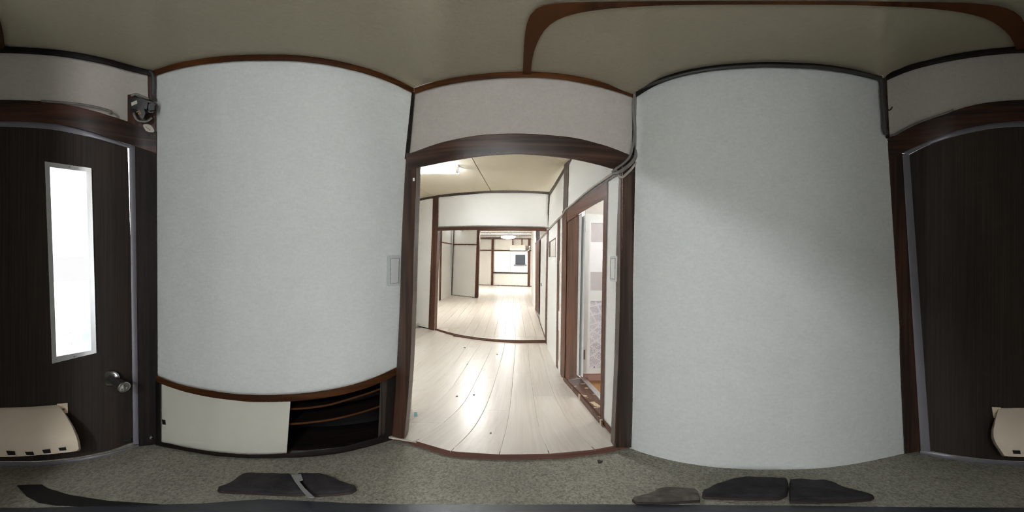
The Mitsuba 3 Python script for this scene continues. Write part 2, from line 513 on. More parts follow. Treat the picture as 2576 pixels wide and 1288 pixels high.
OUT = [(1315, 188), (1317, 140), (1318.5, 107), (1325.5, 58.7), (1336, 34.7), (1355, 18.7), (1387, 9.6), (1467, 5.3), (1680, 3.2), (2001, 2.7), (2268, 4.3), (2428, 7.5), (2508, 15), (2551, 29), (2576, 53), (2584, 85), (2588, 126)]
INN = [(1335, 188), (1340, 144), (1352, 107), (1376, 69), (1413.6, 45), (1477.7, 29), (1574, 18.7), (1680.6, 13.4), (1894, 11.7), (2108, 12.8), (2295, 18.7), (2401.5, 29), (2481.6, 48), (2530, 80), (2549, 105), (2556, 128)]
put('trim_1', patch(ceil_map, OUT, INN, -0.02, 0.022, n=70, rows=3, bev=0.003, even=False), 'wood_orange', 'dark brown batten curving across the ceiling above the right wall', kind='structure')
put('trim_2', patch(ceil_map, shift(OUT[11:], -2576), shift(INN[11:], -2576), -0.02, 0.022, n=24, rows=3, bev=0.003, even=False), 'wood_orange', 'short end of brown ceiling batten above the left door', kind='structure')

# added behind the camera: a short hallway with glowing windows to light the entrance
def hidden(key, lo, hi, label, m='wallpaper'):
    put(key, bx(lo, hi, 0), m, label, kind='structure')


for k, x in enumerate((-4.62, 4.56)):
    hidden('wall_side', (x, -0.36, 0), (x + 0.06, 3.4, 2.8), 'papered side wall of the entrance')
    s_ = -1 if k == 0 else 1
    hidden('wall_added_rear', (-4.6 if k == 0 else 1.3, -0.36, 0), (-1.6 if k == 0 else 4.6, -0.30, 2.8), 'added papered wall behind the camera, narrows the light')  # added wall, its opening limits the light on the outer walls
    hidden('wall_added_hallway', (s_ * 1.63 - 0.03, -2.3, 0), (s_ * 1.63 + 0.03, -0.33, 2.8), 'papered side wall of the added hallway behind the camera')
hidden('wall_added_hallway', (-1.6, -2.36, 0), (1.6, -2.3, 0.3), 'papered wall under the added hallway windows')
hidden('wall_added_hallway', (-1.6, -2.36, 1.62), (1.6, -2.3, 2.8), 'papered wall over the added hallway windows')
scene['added_glow_glass'] = {'type': 'diffuse', 'reflectance': {'type': 'rgb', 'value': [0.5, 0.5, 0.5]}}
for k in range(2):
    hidden('wall_added_hallway', (-1.6 if k == 0 else 1.2, -2.36, 0.3), (-1.2 if k == 0 else 1.6, -2.3, 1.62), 'papered wall beside the added hallway windows')
    x0 = -1.2 + 1.2 * k
    fr = Bag()
    for lo, hi in (((x0, 0.3), (x0 + 0.06, 1.62)), ((x0 + 1.14, 0.3), (x0 + 1.2, 1.62)), ((x0 + 0.06, 0.3), (x0 + 1.14, 0.36)), ((x0 + 0.06, 1.56), (x0 + 1.14, 1.62))):
        bx((lo[0], -2.35, lo[1]), (hi[0], -2.3, hi[1]), 0.003, fr)
    put(f'window_{k + 3}__frame', fr, 'aluminium')
    gl = trimesh.creation.box(bounds=[(x0 + 0.06, -2.335, 0.36), (x0 + 1.14, -2.33, 1.56)])
    scene[f'window_{k + 3}__pane'] = mikit.ply(gl, 'added_glow_glass', emitter={'type': 'area', 'radiance': {'type': 'rgb', 'value': [L_ADDED_WIN * 0.96, L_ADDED_WIN, L_ADDED_WIN * 1.03]}})  # added glowing pane, lights the entrance walls from behind the camera
    labels[f'window_{k + 3}'] = {'label': 'added glowing frosted window behind the camera, lights the entrance walls', 'kind': 'structure'}


def tube_lamp(key, c, d, length, L, label):
    """A twin tube ceiling lamp: base, four holders, two tubes; c the middle of its top, d its direction."""
    d = np.array([d[0], d[1], 0.0]) / np.hypot(d[0], d[1]); w = np.array([-d[1], d[0], 0.0]); c = np.array(c, float)
    M = np.eye(4); M[:3, 0], M[:3, 1], M[:3, 3] = d, w, c
    def moved(bag):
        bag.v = [v @ M[:3, :3].T + M[:3, 3] for v in bag.v]
        return bag
    h = length / 2
    put(f'{key}__base', moved(bx((-h, -0.06, -0.055), (h, 0.06, -0.002), 0.006)), 'white_paint')
    for y in (-0.055, 0.055):
        for x in (-h, h - 0.03):
            put(f'{key}__holder', moved(bx((x, y - 0.02, -0.13), (x + 0.03, y + 0.02, -0.05), 0.004)), 'white_paint')
        v, f, t = moved(tube([(-h + 0.03, y, -0.10), (h - 0.03, y, -0.10)], 0.018, 14)).mesh()
        m = trimesh.Trimesh(v, f, process=True); trimesh.repair.fix_normals(m)
        kk = f'{key}__tube' if f'{key}__tube' not in scene else f'{key}__tube_001'
        scene[kk] = mikit.ply(m, 'white_paint', smooth=40, emitter={'type': 'area', 'radiance': {'type': 'rgb', 'value': [L * 0.95, L, L * 1.06]}})
    tag(key, label, 'lamp')


put('added_globe_lamp__base', lathe((-0.9, -2.0, 2.50), (0, 0, -1), [(0, 0), (0, 0.08), (0.06, 0.07), (0.11, 0.05), (0.11, 0)]), 'white_paint')  # added lamp behind the camera, lights the walls below the added beam
m = trimesh.creation.icosphere(3, 0.05); m.apply_translation((-0.9, -2.0, 2.30))
scene['added_globe_lamp__globe'] = mikit.ply(m, 'white_paint', smooth=True, emitter={'type': 'area', 'radiance': {'type': 'rgb', 'value': [L_ADDED_LAMP * 0.95, L_ADDED_LAMP, L_ADDED_LAMP * 1.02]}})
tag('added_globe_lamp', 'added white globe lamp behind the camera, lights the entrance walls', 'lamp')
beam = np.array([1.19, 5.22]) / math.hypot(1.19, 5.22); e0 = np.array([-0.36, -1.11]) - 0.9 * beam
put('trim_57', plate([e0, e0 + 2.75 * beam, e0 + 2.75 * beam + [0.06, -0.01], e0 + [0.06, -0.01]], 2.1, 2.52), 'wood_brown', 'added brown beam behind the camera, casts the shadow on the right wall', kind='structure')  # added out of view to cast the slanting shadow on the right wall


# ------------------------------------------------------------------ walls of the entrance
def ex(pts, dv):
    return [(u, v + dv) for u, v in pts]


def cornice(key, S, tops, th, m, label, off=0.03):
    put(key, patch(S, ex(tops, -4), ex(tops, th), -0.02, off, bev=0.005), m, label, kind='structure')


# left wall panel above the shoe cabinet
RAIL_T = [(393, 945), (455, 967.8), (530.6, 982.8), (606, 992), (666, 994), (741.5, 991), (832, 980), (907, 961.7), (1000, 922.6)]
RAIL_B = [(393, 961), (402.6, 964.8), (470, 987), (560.7, 1004), (651, 1011.5), (726, 1010), (817, 1001), (907, 981), (1000, 942)]
put('wall_left', patch(S_L, ex([(384, 184)] + LEFT_TOP[1:-1] + [(1041, 226)], -6), ex(RAIL_T, 8), -0.06, 0.0, bev=0, rows=14), 'wallpaper', 'white embossed wallpaper panel above the shoe cabinet', kind='structure')
cornice('trim_3', S_L, LEFT_TOP, 11, 'wood_orange', 'brown cornice strip above the left wall panel')

# wall with the doorway: panel above the beam
LIN_T = [(1024, 388), (1030, 386), (1124, 355), (1224, 338.6), (1298, 336), (1422, 343.6), (1522, 366), (1587.6, 391), (1600, 396)]
LIN_B = [(1024, 430), (1057, 421), (1149, 403), (1223.6, 392), (1298, 388), (1422, 398), (1497, 413), (1546.6, 427), (1600, 443)]
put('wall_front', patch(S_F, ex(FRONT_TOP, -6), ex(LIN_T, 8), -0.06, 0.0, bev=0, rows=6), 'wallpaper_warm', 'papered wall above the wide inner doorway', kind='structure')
cornice('trim_4', S_F, FRONT_TOP, 10.5, 'wood_orange', 'brown cornice strip above the inner doorway')
put('trim_5', patch(S_F, LIN_T, LIN_B, -0.11, 0.035), 'wood_brown', 'dark stained beam over the inner doorway', kind='structure')
put('trim_6', patch(S_F, [(1036, 232), (1044, 232)], [(1018, 400), (1029, 400)], -0.05, 0.02, rows=8, upright=True), 'wood_black', 'slim dark corner strip left of the doorway beam', kind='structure')


def post(key, S, prof, off0, off1, m, label):
    """prof: rows of (v, left u, right u) from top to bottom; built of straight lengths in one mesh."""
    P = np.array(prof, float)
    v = np.linspace(P[0, 0], P[-1, 0], 26)
    l, r = PchipInterpolator(P[:, 0], P[:, 1])(v), PchipInterpolator(P[:, 0], P[:, 2])(v)
    bag = Bag()
    y = float(np.mean(S.Y(l)))
    s = np.array([0, 0.06, 0.5, 0.94, 1.0])
    G = l[:, None] * (1 - s) + r[:, None] * s
    V = np.repeat(v[:, None], 5, 1)
    off = np.full(G.shape, off1, float); off[:, 0] -= 0.005; off[:, -1] -= 0.005
    A, B = S(G, V, off), S(G, V, off0)
    UV = np.stack([A[..., 2], G / F * y], -1)
    bag.grid(A, UV)
    mid = np.median(S.Y(G))
    for c in (0, -1):                                              # the sides run straight back in depth
        back = A[:, c].copy(); back[:, 1] = B[:, c, 1]; back[:, 0] = A[:, c, 0]
        bag.grid(np.stack([A[:, c], back]), np.stack([UV[:, c], UV[:, c] + [0, 0.05]]))
    for e in (0, -1):
        bag.grid(np.stack([A[e], B[e]]), np.stack([UV[e], UV[e] + 0.02]))
    bk = A.copy(); bk[..., 1] = B[..., 1]
    bag.grid(bk, UV)
    return put(key, bag, m, label, kind='structure')


post('trim_7', S_F, [(385, 1022, 1049), (450, 1018, 1048), (600, 1010.6, 1043), (760, 1006, 1038.5), (920, 998, 1032), (1040, 991, 1023), (1103, 985, 1017)], -0.10, 0.03, 'wood_brown', 'dark stained left post of the inner doorway')
post('trim_8', S_F, [(390, 1562, 1604), (640, 1559, 1601), (760, 1558, 1599), (890, 1555, 1596), (1073, 1547, 1590), (1126, 1545, 1588)], -0.08, 0.03, 'wood_brown', 'dark stained right post of the inner doorway')
put('trim_9', patch(S_F, [(1592, 232), (1602, 232)], [(1590, 395), (1601, 395)], -0.05, 0.015, rows=8, upright=True), 'wood_black', 'slim dark corner strip behind the cables', kind='structure')

# right wall
put('wall_right', patch(S_R, ex([(1602, 235)] + RIGHT_TOP[1:-1] + [(2222, 196)], -6), [(1584, 1131), (1640, 1150), (1730, 1170), (1830, 1182), (1930, 1185), (2030, 1184), (2130, 1174), (2220, 1157), (2283, 1142)], -0.06, 0.0, bev=0, rows=18), 'wallpaper', 'white embossed wallpaper on the right wall', kind='structure')
cornice('trim_10', S_R, RIGHT_TOP, 10, 'wood_black', 'dark cornice strip above the right wall')

# ------------------------------------------------------------------ the two entrance doors (the picture shows one half of a door at each edge)
HEAD_T = [(-343, 349), (-317, 335), (-267, 311.5), (-225, 296), (-172, 277), (-119, 262.7), (-66.5, 255), (0, 251), (49, 251.7), (130, 256.5), (179, 265.7), (228, 277), (323, 306.5), (394, 331)]
HEAD_B = [(-343, 372), (-307, 387), (-251, 359), (-198.5, 336.6), (-119, 317), (-66.5, 309), (0, 304.5), (49, 305), (130, 311), (212, 327.7), (293, 354), (341, 369), (394, 387)]
HEAD_B = [(-343, 402), (-307, 385), *HEAD_B[2:]]
AL_IN = [(-289, 389), (-225, 359), (-146, 336.6), (-66.5, 322), (0, 318.5), (60, 320.5), (130, 326), (228, 345.6), (324, 373)]
LEAF_T = [(-292, 391), (-225, 359), (-146, 336.6), (-66.5, 322), (0, 318.5), (60, 320.5), (130, 326), (228, 345.6), (320.5, 371)]
LEAF_B = [(-242, 1133), (-170, 1146), (-76, 1157), (0, 1161), (83, 1161.5), (166, 1155.7), (266, 1138), (332, 1115)]
SILL_T = [(-262, 1131), (-170, 1146), (-76, 1157), (0, 1161), (83, 1162), (166, 1157), (266, 1140.5), (350, 1118)]
SILL_B = [(-262, 1142), (-176, 1158), (-76, 1168), (0, 1172), (100, 1171), (199, 1161.5), (282, 1143.5), (350, 1123)]


def entry_door(S, du, side, nos):
    here = 'left' if side == 'left' else 'right'
    sh = lambda p: shift(p, du)
    j = 0 if side == 'left' else 1
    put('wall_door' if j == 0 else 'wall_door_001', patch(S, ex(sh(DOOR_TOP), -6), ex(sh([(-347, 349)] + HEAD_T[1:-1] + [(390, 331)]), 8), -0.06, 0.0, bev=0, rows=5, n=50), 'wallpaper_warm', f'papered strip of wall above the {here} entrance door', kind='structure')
    cornice(f'trim_{nos}', S, sh(DOOR_TOP), 12, 'wood_black', f'dark cornice strip above the {here} entrance door')
    put(f'trim_{nos + 1}', patch(S, sh(HEAD_T), sh(HEAD_B), -0.10, 0.035, n=50), 'wood_dark', f'dark wooden head board over the {here} entrance door', kind='structure')
    put(f'trim_{nos + 2}', patch(S, sh([(340, 366), (394, 383)]), sh([(349, 1122), (398, 1116)]), -0.10, 0.03, rows=10, n=6, upright=True), 'wood_black', f'dark wooden jamb beside the {here} door on its handle side', kind='structure')
    put(f'trim_{nos + 3}', patch(S, sh([(-343, 368), (-306, 386)]), sh([(-300, 1141), (-260, 1134)]), -0.10, 0.03, rows=10, n=6, upright=True), 'wood_dark', f'dark wooden jamb beside the {here} door on its hinge side', kind='structure')
    # the metal frame
    d = f'door_{j + 1}'
    fr = patch(S, sh([(-307, 385), *HEAD_B[2:-1]]), sh(AL_IN), -0.10, 0.012, n=50)
    patch(S, sh([(325, 372), (341, 368)]), sh([(335, 1118), (350, 1118)]), -0.10, 0.012, rows=10, n=3, bag=fr, upright=True)
    patch(S, sh([(-307, 386), (-288, 388)]), sh([(-260, 1134), (-235, 1136)]), -0.10, 0.012, rows=10, n=3, bag=fr, upright=True)
    put(f'{d}__frame', fr, 'aluminium', 'grey metal door frame')
    put(f'{d}__threshold', patch(S, sh(SILL_T), sh(SILL_B), -0.09, 0.004, n=40), 'aluminium', 'metal threshold strip')
    # the leaf
    top, bot = uvals(sh(LEAF_T), 40), uvals(sh(LEAF_B), 40)
    hole = sh([(116, 409), (228, 426), (240, 885), (134, 911)])
    bot[:, 1] -= np.interp(bot[:, 0] - du, [-240, 40, 150, 300], [0.2, 0.8, 2.6, 2.6])
    bot[-1, 0] += 4.5
    edge = np.array(sh([(337, 1110), (332, 800), (329.5, 640), (325.5, 520), (322.3, 420)]))[::-1]
    leaf = Polygon(np.vstack([top, edge, bot[::-1]]), [hole])
    put(f'{d}__leaf', polyslab(S, leaf, -0.05, -0.008), 'door_veneer', 'near black wood grain door leaf')
    outer, inner = sh([(112.5, 406), (230, 423), (242.6, 888), (131, 914.8)]), sh([(125, 420), (216.5, 432), (230, 881.6), (142, 897)])
    put(f'{d}__window_frame', polyslab(S, Polygon(outer, [inner]), -0.055, 0.004), 'aluminium_bright', 'pale metal frame of the tall narrow door window')
    put(f'{d}__glass_pane', polyslab(S, Polygon(inner), -0.034, -0.031, back=False), 'glass', 'tall narrow pane of white glass')
    for (u, v) in ((175, 421), (188, 897)):
        c = S(u + du, v, 0.004)
        put(f'{d}__window_frame__screw', lathe(c, (0.1, -1, 0), [(0, 0.006), (0.002, 0.006), (0.004, 0.004), (0.004, 0.0)], 12), 'chrome')
    # round knob on a plate
    a, b = S(279 + du, 951, 0.0), S(313 + du, 974.6, 0.15)
    ax = (b - a) / np.linalg.norm(b - a); L = float(np.linalg.norm(b - a))
    nrm = np.array([0.25 * 1, -1, 0.0])
    put(f'{d}__rose_plate', lathe(S(279 + du, 951, -0.008), nrm, [(0, 0.0), (0, 0.052), (0.008, 0.054), (0.016, 0.047), (0.018, 0.03), (0.02, 0.0)]), 'chrome', 'round chrome plate')
    put(f'{d}__knob', lathe(a, ax, [(0, 0.022), (0.02, 0.024), (0.3 * L, 0.024), (0.36 * L, 0.027), (0.9 * L, 0.031), (0.93 * L, 0.035), (0.99 * L, 0.035), (L, 0.032), (L, 0.02), (0.97 * L, 0.016), (0.97 * L, 0.0)], 32), 'chrome', 'chrome cylinder knob')
    put(f'{d}__stop_catch', patch(S, sh([(310, 1107), (331, 1102)]), sh([(312, 1115), (331, 1111)]), -0.02, 0.01, n=3), 'black_plastic')
    labels[d] = {'label': f'dark wood grain entrance door at the {here} edge ' + ('with tall window and chrome knob' if j == 0 else 'with its jamb and hinge side in view'), 'kind': 'structure'}
    # the mail catcher screwed on the leaf
    key = 'mail_catcher' if j == 0 else 'mail_catcher_001'
    rows = [(0.0, [(-62, 1027), (0, 1026), (83, 1023), (146, 1018)]), (0.03, [(-66, 1034), (0, 1034), (83, 1031), (152, 1026)]), (0.075, [(-72, 1058), (0, 1059), (83, 1056), (166, 1046)]),
            (0.12, [(-77, 1083), (0, 1087), (83, 1083), (181, 1072.6)]), (0.145, [(-76, 1101), (0, 1106), (83, 1102), (190, 1094)]), (0.15, [(-70, 1116), (0, 1122), (83, 1119), (195, 1110)]), (0.15, [(-50, 1145), (0, 1148.4), (116, 1141.8), (198, 1129)]), (0.146, [(-46, 1147.5), (0, 1150), (116, 1143.5), (193, 1135)])]
    G = np.array([uvals(sh(r), 24) for _, r in rows])
    O = np.array([np.full(24, o) for o, _ in rows])
    bag = Bag()
    P = S(G[..., 0], G[..., 1], O)
    bag.grid(P, np.stack([G[..., 0] / F * 3, P[..., 2]], -1))
    for c in (0, -1):
        back = S(G[:, c, 0] + (-7 if c == 0 else 6) * (O[:, c] / 0.15), G[:, c, 1], 0.0)
        bag.grid(np.stack([P[:, c], back]), np.zeros((2, len(rows), 2)))
    back = S(G[-1, :, 0], G[-1, :, 1] - 3, 0.0)
    bag.grid(np.stack([P[-1], back]), np.zeros((2, 24, 2)))
    put(f'{key}__body', bag, 'tan_plastic')
    for q in (([(143, 1016), (170, 1013.5), (171, 1039), (150, 1041)], (161, 1029)), ([(-81, 1024), (-58, 1025), (-60, 1052), (-77, 1051)], (-70, 1040))):
        put(f'{key}__mounting_tab', polyslab(S, sh(q[0]), -0.008, 0.004), 'tan_plastic')
        put(f'{key}__screw', lathe(S(q[1][0] + du, q[1][1], 0.004), nrm, [(0, 0.007), (0.003, 0.007), (0.005, 0.004), (0.005, 0)], 12), 'cable_grey')
    for q in ([(15, 1134), (37, 1135.5), (39, 1145), (20, 1145)], [(62.5, 1137), (83, 1136.5), (85.7, 1145), (67, 1145)], [(105.7, 1132), (125, 1130), (128, 1139.5), (110, 1141)], [(147, 1127), (165, 1125), (167, 1132.5), (150, 1134)], [(-29, 1133), (-10, 1133.5), (-8, 1142), (-26, 1141.5)]):
        put(f'{key}__slot_shade', polyslab(S, sh(q), 0.10, 0.1535), 'black')  # black slabs stand for the shade inside the slots
    tag(key, f'tan plastic mail catcher with square slots low on the {here} entrance door', 'mail catcher')


entry_door(S_D, 0, 'left', 11)
entry_door(S_E, 2576, 'right', 15)

# ------------------------------------------------------------------ things at the left corner by the door
put('trim_19', patch(S_D, [(371, 186), (384, 186)], [(373, 262), (385, 262)], -0.03, 0.012, rows=5, n=3, upright=True), 'wood_dark', 'slim dark strip in the upper left corner', kind='structure')
put('mounting_board', polyslab(S_D, [(321, 238.5), (329, 237), (374, 252), (391, 258), (391, 331), (321, 307)], 0.0, 0.04, upright=True), 'wood_dark', 'brown board behind the black switch box in the left corner', 'board')
S_B = lambda u, v, off=0.0: S_D(u, v, off + 0.04)
sb = 'switch_box'
bag = polyslab(S_B, [(327, 248), (344, 243), (350, 246), (387, 258), (390, 266), (389, 281), (383, 284), (370, 284), (366, 297), (352, 294), (346, 282), (328, 279), (326, 270)], 0, 0.055)
put(f'{sb}__body', bag, 'black_plastic')
put(f'{sb}__cover', polyslab(S_B, [(333, 250), (350, 247), (372, 256), (370, 274), (348, 277), (332, 273)], 0.05, 0.085), 'black_plastic')
put(f'{sb}__rating_plate', polyslab(S_B, [(329.5, 258), (344, 252), (346, 260), (331, 267)], 0.085, 0.087), 'paper_tag', 'worn pale rating plate')
put(f'{sb}__terminal', polyslab(S_B, [(371, 261), (388, 262), (393, 259), (393.5, 262), (389, 266), (389, 276), (374, 279)], 0.03, 0.075), 'black_plastic')
put(f'{sb}__lever', polyslab(S_B, [(346, 275), (362, 272), (366, 285), (360, 299), (352, 296)], 0.055, 0.10), 'black_plastic')
tag(sb, 'black electric switch box on the brown board above the left door', 'switch box')
put('cable', tube([S_B(338, 285, 0.03), S_B(338.5, 291, 0.05), S_B(343, 300, 0.05), S_B(351, 305, 0.05), S_B(362, 306, 0.05), S_B(373, 303, 0.05), S_B(381, 297, 0.03)], 0.007, smooth_n=30), 'cable_grey', 'grey cable looping under the black switch box', 'cable')
put('cable', tube([S_B(331, 241, 0.02), S_B(336, 238.5, 0.03), S_B(345, 237.5, 0.03), S_B(356, 242, 0.03), S_B(374, 249, 0.02)], 0.008, smooth_n=24), 'cable_grey', 'grey cable arching over the top of the black switch box', 'cable')
put('cable', tube([S_B(344, 282, 0.09), S_B(349, 281, 0.10), S_B(353, 284, 0.10), S_B(351, 287, 0.10), S_B(347, 286, 0.10)], 0.004, smooth_n=24), 'copper_wire', 'short brown wire curl below the switch box', 'wire')
put('cable', tube([S_D(378, 180, 0.03), S_D(384, 187, 0.035), S_D(387, 200, 0.035), S_D(386.5, 225, 0.035), S_D(386, 240, 0.035), S_D(388, 252, 0.05)], 0.013, smooth_n=30), 'cable_dark', 'dark conduit running down the upper left corner', 'conduit')
put('cable', tube([S_D(105, 254, 0.04), S_D(150, 257.5, 0.045), S_D(200, 262, 0.045), S_D(240, 269, 0.045), S_D(268, 276.5, 0.045), S_D(279, 281, 0.05), S_D(281, 285, 0.055), S_D(276, 286, 0.06)], 0.0075, smooth_n=40), 'cable_grey', 'thin grey cable lying along the head board of the left door', 'cable')
ang = np.linspace(0, 2 * np.pi, 30, endpoint=False)
el = np.stack([15.5 * np.cos(ang) * (1 + 0.05 * np.cos(4 * ang)), 8.5 * np.sin(ang) * (1 + 0.06 * np.cos(4 * ang))], -1)
th = math.radians(32)
el = el @ np.array([[math.cos(th), math.sin(th)], [-math.sin(th), math.cos(th)]]) + [374, 322.5]
put('paper_sticker__sheet', polyslab(S_B, el.tolist(), 0.0005, 0.0025), 'paper_tag')
for k in range(3):
    c = np.array([367.5 + 4.6 * k, 320.0 + 3.3 * k])
    q = [(-1.7, -1.2), (1.0, -1.6), (1.8, 1.0), (-0.8, 1.6)]
    put('paper_sticker__print_mark', polyslab(S_B, [(c[0] + a, c[1] + b) for a, b in q], 0.0025, 0.0035), 'tag_red')
tag('paper_sticker', 'small pale oval paper sticker with red print below the switch box', 'sticker')
put('door_bumper', lathe(S_D(383, 1098, 0.02), (0.3, -1, 0), [(0, 0.0), (0, 0.018), (0.02, 0.016), (0.03, 0.011), (0.034, 0.0)], 16), 'chrome', 'small shiny metal bumper low on the left door jamb', 'bumper')

# ------------------------------------------------------------------ shoe cabinet under the left wall panel
sc = 'shoe_cabinet'
put(f'{sc}__top_rail', patch(S_L, RAIL_T, RAIL_B, -0.06, 0.045, n=50), 'wood_orange', 'reddish brown rail curving along the top')
FOOT = [(392, 1119.5), (470, 1135), (560.7, 1148.5), (651, 1152.5), (741, 1151), (832, 1143), (922, 1124.5), (987, 1105.5)]
put(f'{sc}__bottom_rail', patch(S_L, [(392, 1111), (402.6, 1112), (470, 1126), (560.7, 1139), (636, 1143.5), (741, 1139), (832, 1129), (922, 1108), (990, 1088)], FOOT, -0.05, 0.02, n=50), 'wood_black')
put(f'{sc}__stile', patch(S_L, [(391, 958), (403, 962)], [(392, 1120), (403, 1118)], -0.05, 0.02, n=3, rows=6, upright=True), 'wood_black')
put(f'{sc}__stile', patch(S_L, [(974, 950), (1000, 936)], [(968, 1112), (988, 1104)], -0.05, 0.02, n=3, rows=6, upright=True), 'wood_black')
put(f'{sc}__stile', patch(S_L, [(957, 960), (975, 951)], [(951, 1110), (968, 1104)], -0.12, -0.03, n=3, rows=6, upright=True), 'wood_grey', 'worn grey brown inner stile')
door = uvals([(402, 962), (470, 984), (560.7, 1001), (651, 1008.5), (731, 1007)], 20), uvals([(402, 1113), (470, 1128), (560.7, 1141), (636, 1145), (721, 1144)], 20)
put(f'{sc}__sliding_door', patch(S_L, door[0].tolist(), door[1].tolist(), -0.045, -0.012, n=24, rows=5), 'ivory_plastic', 'off-white sliding door closed over the left half')
put(f'{sc}__sliding_door__finger_pull', polyslab(S_L, [(407, 1055), (416, 1057), (417, 1069), (408.5, 1067)], -0.02, -0.0105), 'black')
DEPTH = 0.42
inn = lambda u, v, back: S_L(u, v, 0.0) + np.array([0, back, 0])
U = np.linspace(700, 962, 22)
shelf1 = PchipInterpolator([700, 735, 802, 877, 949, 975], [1037, 1035.5, 1028, 1008, 984, 973])(U)
shelf2 = PchipInterpolator([700, 732, 817, 877, 937, 975], [1076, 1074, 1064, 1050.6, 1032.5, 1018])(U)
bott = PchipInterpolator([700, 726, 832, 946, 975], [1131, 1130, 1120, 1097, 1090])(U)
for v, th in ((shelf1, 0.012), (shelf2, 0.012)):
    bag = Bag()
    A = inn(U, v, 0.07); B = A + [0, DEPTH - 0.08, 0]
    UV = np.stack([np.stack([U / 400, U * 0], -1), np.stack([U / 400, U * 0 + 0.4], -1)])
    bag.grid(np.stack([A, B]), UV)
    A2, B2 = A - [0, 0, th], B - [0, 0, th]
    bag.grid(np.stack([A2, B2]), UV); bag.grid(np.stack([A, A2]), UV)
    sk = put(f'{sc}__shelf', bag, 'wood_black')
    eg = Bag(); eg.grid(np.stack([A + [0, -0.003, 0.001], A2 + [0, -0.003, 0]]), UV); eg.grid(np.stack([A + [0, -0.003, 0.001], A + [0, 0.004, 0.001]]), UV)
    put(f'{sk}__edge', eg, 'wood_orange', 'reddish brown front edge')
body = Bag()
Ub = np.linspace(396, 972, 40)
t0, b0 = uvals(RAIL_B, 80), uvals(FOOT, 80)
Tt = np.interp(Ub, t0[:, 0], t0[:, 1]) - 8; Bb = np.interp(Ub, b0[:, 0], b0[:, 1]) - 10
A, B = inn(Ub, Tt, 0.05), inn(Ub, Bb, 0.05)
A2, B2 = A + [0, DEPTH, 0], B + [0, DEPTH, 0]
uv = np.stack([np.stack([Ub / 400, Ub * 0], -1), np.stack([Ub / 400, Ub * 0 + 0.4], -1)])
for a, b in ((A2, B2), (A, A2), (B, B2)):
    body.grid(np.stack([a, b]), uv)
for e in (0, -1):
    body.grid(np.array([[A[e], A2[e]], [B[e], B2[e]]]), np.array([[[0, 0], [0.4, 0]], [[0, 0.5], [0.4, 0.5]]]))
put(f'{sc}__body', body, 'wood_black', 'black brown inside of the open right half')
tag(sc, 'low built-in shoe cabinet under the left wall with its right half open', 'shoe cabinet')


# ------------------------------------------------------------------ wall switches
def wall_switch(S, outer, inner, label, off=0.012, mplate='grey_plastic', group=None):
    key = newkey('wall_switch')
    q = 4 if Polygon(outer).area > 900 else 0.6
    o = Polygon(outer).buffer(-q, join_style=1).buffer(q, join_style=1)
    bag = polyslab(S, o, -0.004, off * 0.7)
    polyslab(S, o.buffer(-0.4 * q), off * 0.65, off, bag=bag)
    put(f'{key}__plate', bag, mplate)
    put(f'{key}__gap', polyslab(S, Polygon(inner).buffer(0.25 * q, join_style=2), off - 0.001, off + 0.0006), 'cable_grey')
    put(f'{key}__rocker', polyslab(S, inner, off - 0.001, off + 0.004), 'light_plastic')
    tag(key, label, 'light switch', group)


wall_switch(S_L, [(973, 642), (1007.5, 642), (1005, 718), (972, 721)], [(984, 651), (1004, 651), (1001.5, 711), (983, 713)], 'grey white light switch on the left wall beside the doorway post')

# ------------------------------------------------------------------ cables at the right of the doorway and along the right wall
put('cable', tube([S_R(1606, 226, 0.03), S_R(1664, 203, 0.04), S_R(1748, 181, 0.04), S_R(1831, 170, 0.04), S_R(1932, 165, 0.04), S_R(2032, 168, 0.04), S_R(2125, 178, 0.04), S_R(2205, 196, 0.035), S_R(2216, 203, 0.03)], 0.011, smooth_n=60), 'cable_dark', 'dark cable fixed along the top of the right wall', 'cable')
put('cable', tube([S_F(1604, 225, 0.05), S_F(1599, 240, 0.05), S_F(1601, 300, 0.05), S_F(1600, 350, 0.05), S_F(1601, 375, 0.05), S_F(1599, 393, 0.06), S_F(1590, 408, 0.06), S_F(1574, 422, 0.06), S_F(1556, 433, 0.06), S_F(1540, 437, 0.03)], 0.013, smooth_n=60), 'cable_grey', 'thick grey cable bending off the right doorway post', 'cable')
put('cable', tube([S_F(1597, 230, 0.055), S_F(1594, 260, 0.055), S_F(1596, 330, 0.055), S_F(1594, 358, 0.06), S_F(1591, 372, 0.07), S_F(1585, 392, 0.07), S_F(1578, 402, 0.07), S_F(1566, 413, 0.07), S_F(1550, 424, 0.07), S_F(1540, 433, 0.04)], 0.008, smooth_n=60), 'cable_grey', 'thin grey cable beside the thick one at the doorway', 'cable')
put('cable', tube([S_F(1606, 232, 0.05), S_F(1607, 300, 0.05), S_F(1606.5, 370, 0.05), S_F(1604, 400, 0.05), S_F(1594, 418, 0.055), S_F(1578, 436, 0.055), S_F(1563, 446, 0.05), S_F(1556, 442, 0.03)], 0.009, smooth_n=60), 'cable_pale', 'pale cable curving lowest across the doorway post', 'cable')
put('trim_20', patch(S_R, [(2218, 196), (2231, 196)], [(2229, 348), (2238, 348)], -0.05, 0.02, rows=8, n=3, upright=True), 'wood_dark', 'dark strip in the upper right corner', kind='structure')
put('cable', tube([S_R(2212, 197, 0.03), S_R(2219, 208, 0.045), S_R(2220, 240, 0.045), S_R(2222, 262, 0.05), S_R(2224, 290, 0.045), S_R(2225, 322, 0.045), S_R(2230, 337, 0.045)], 0.014, smooth_n=40), 'cable_dark', 'dark conduit running down the upper right corner', 'conduit')
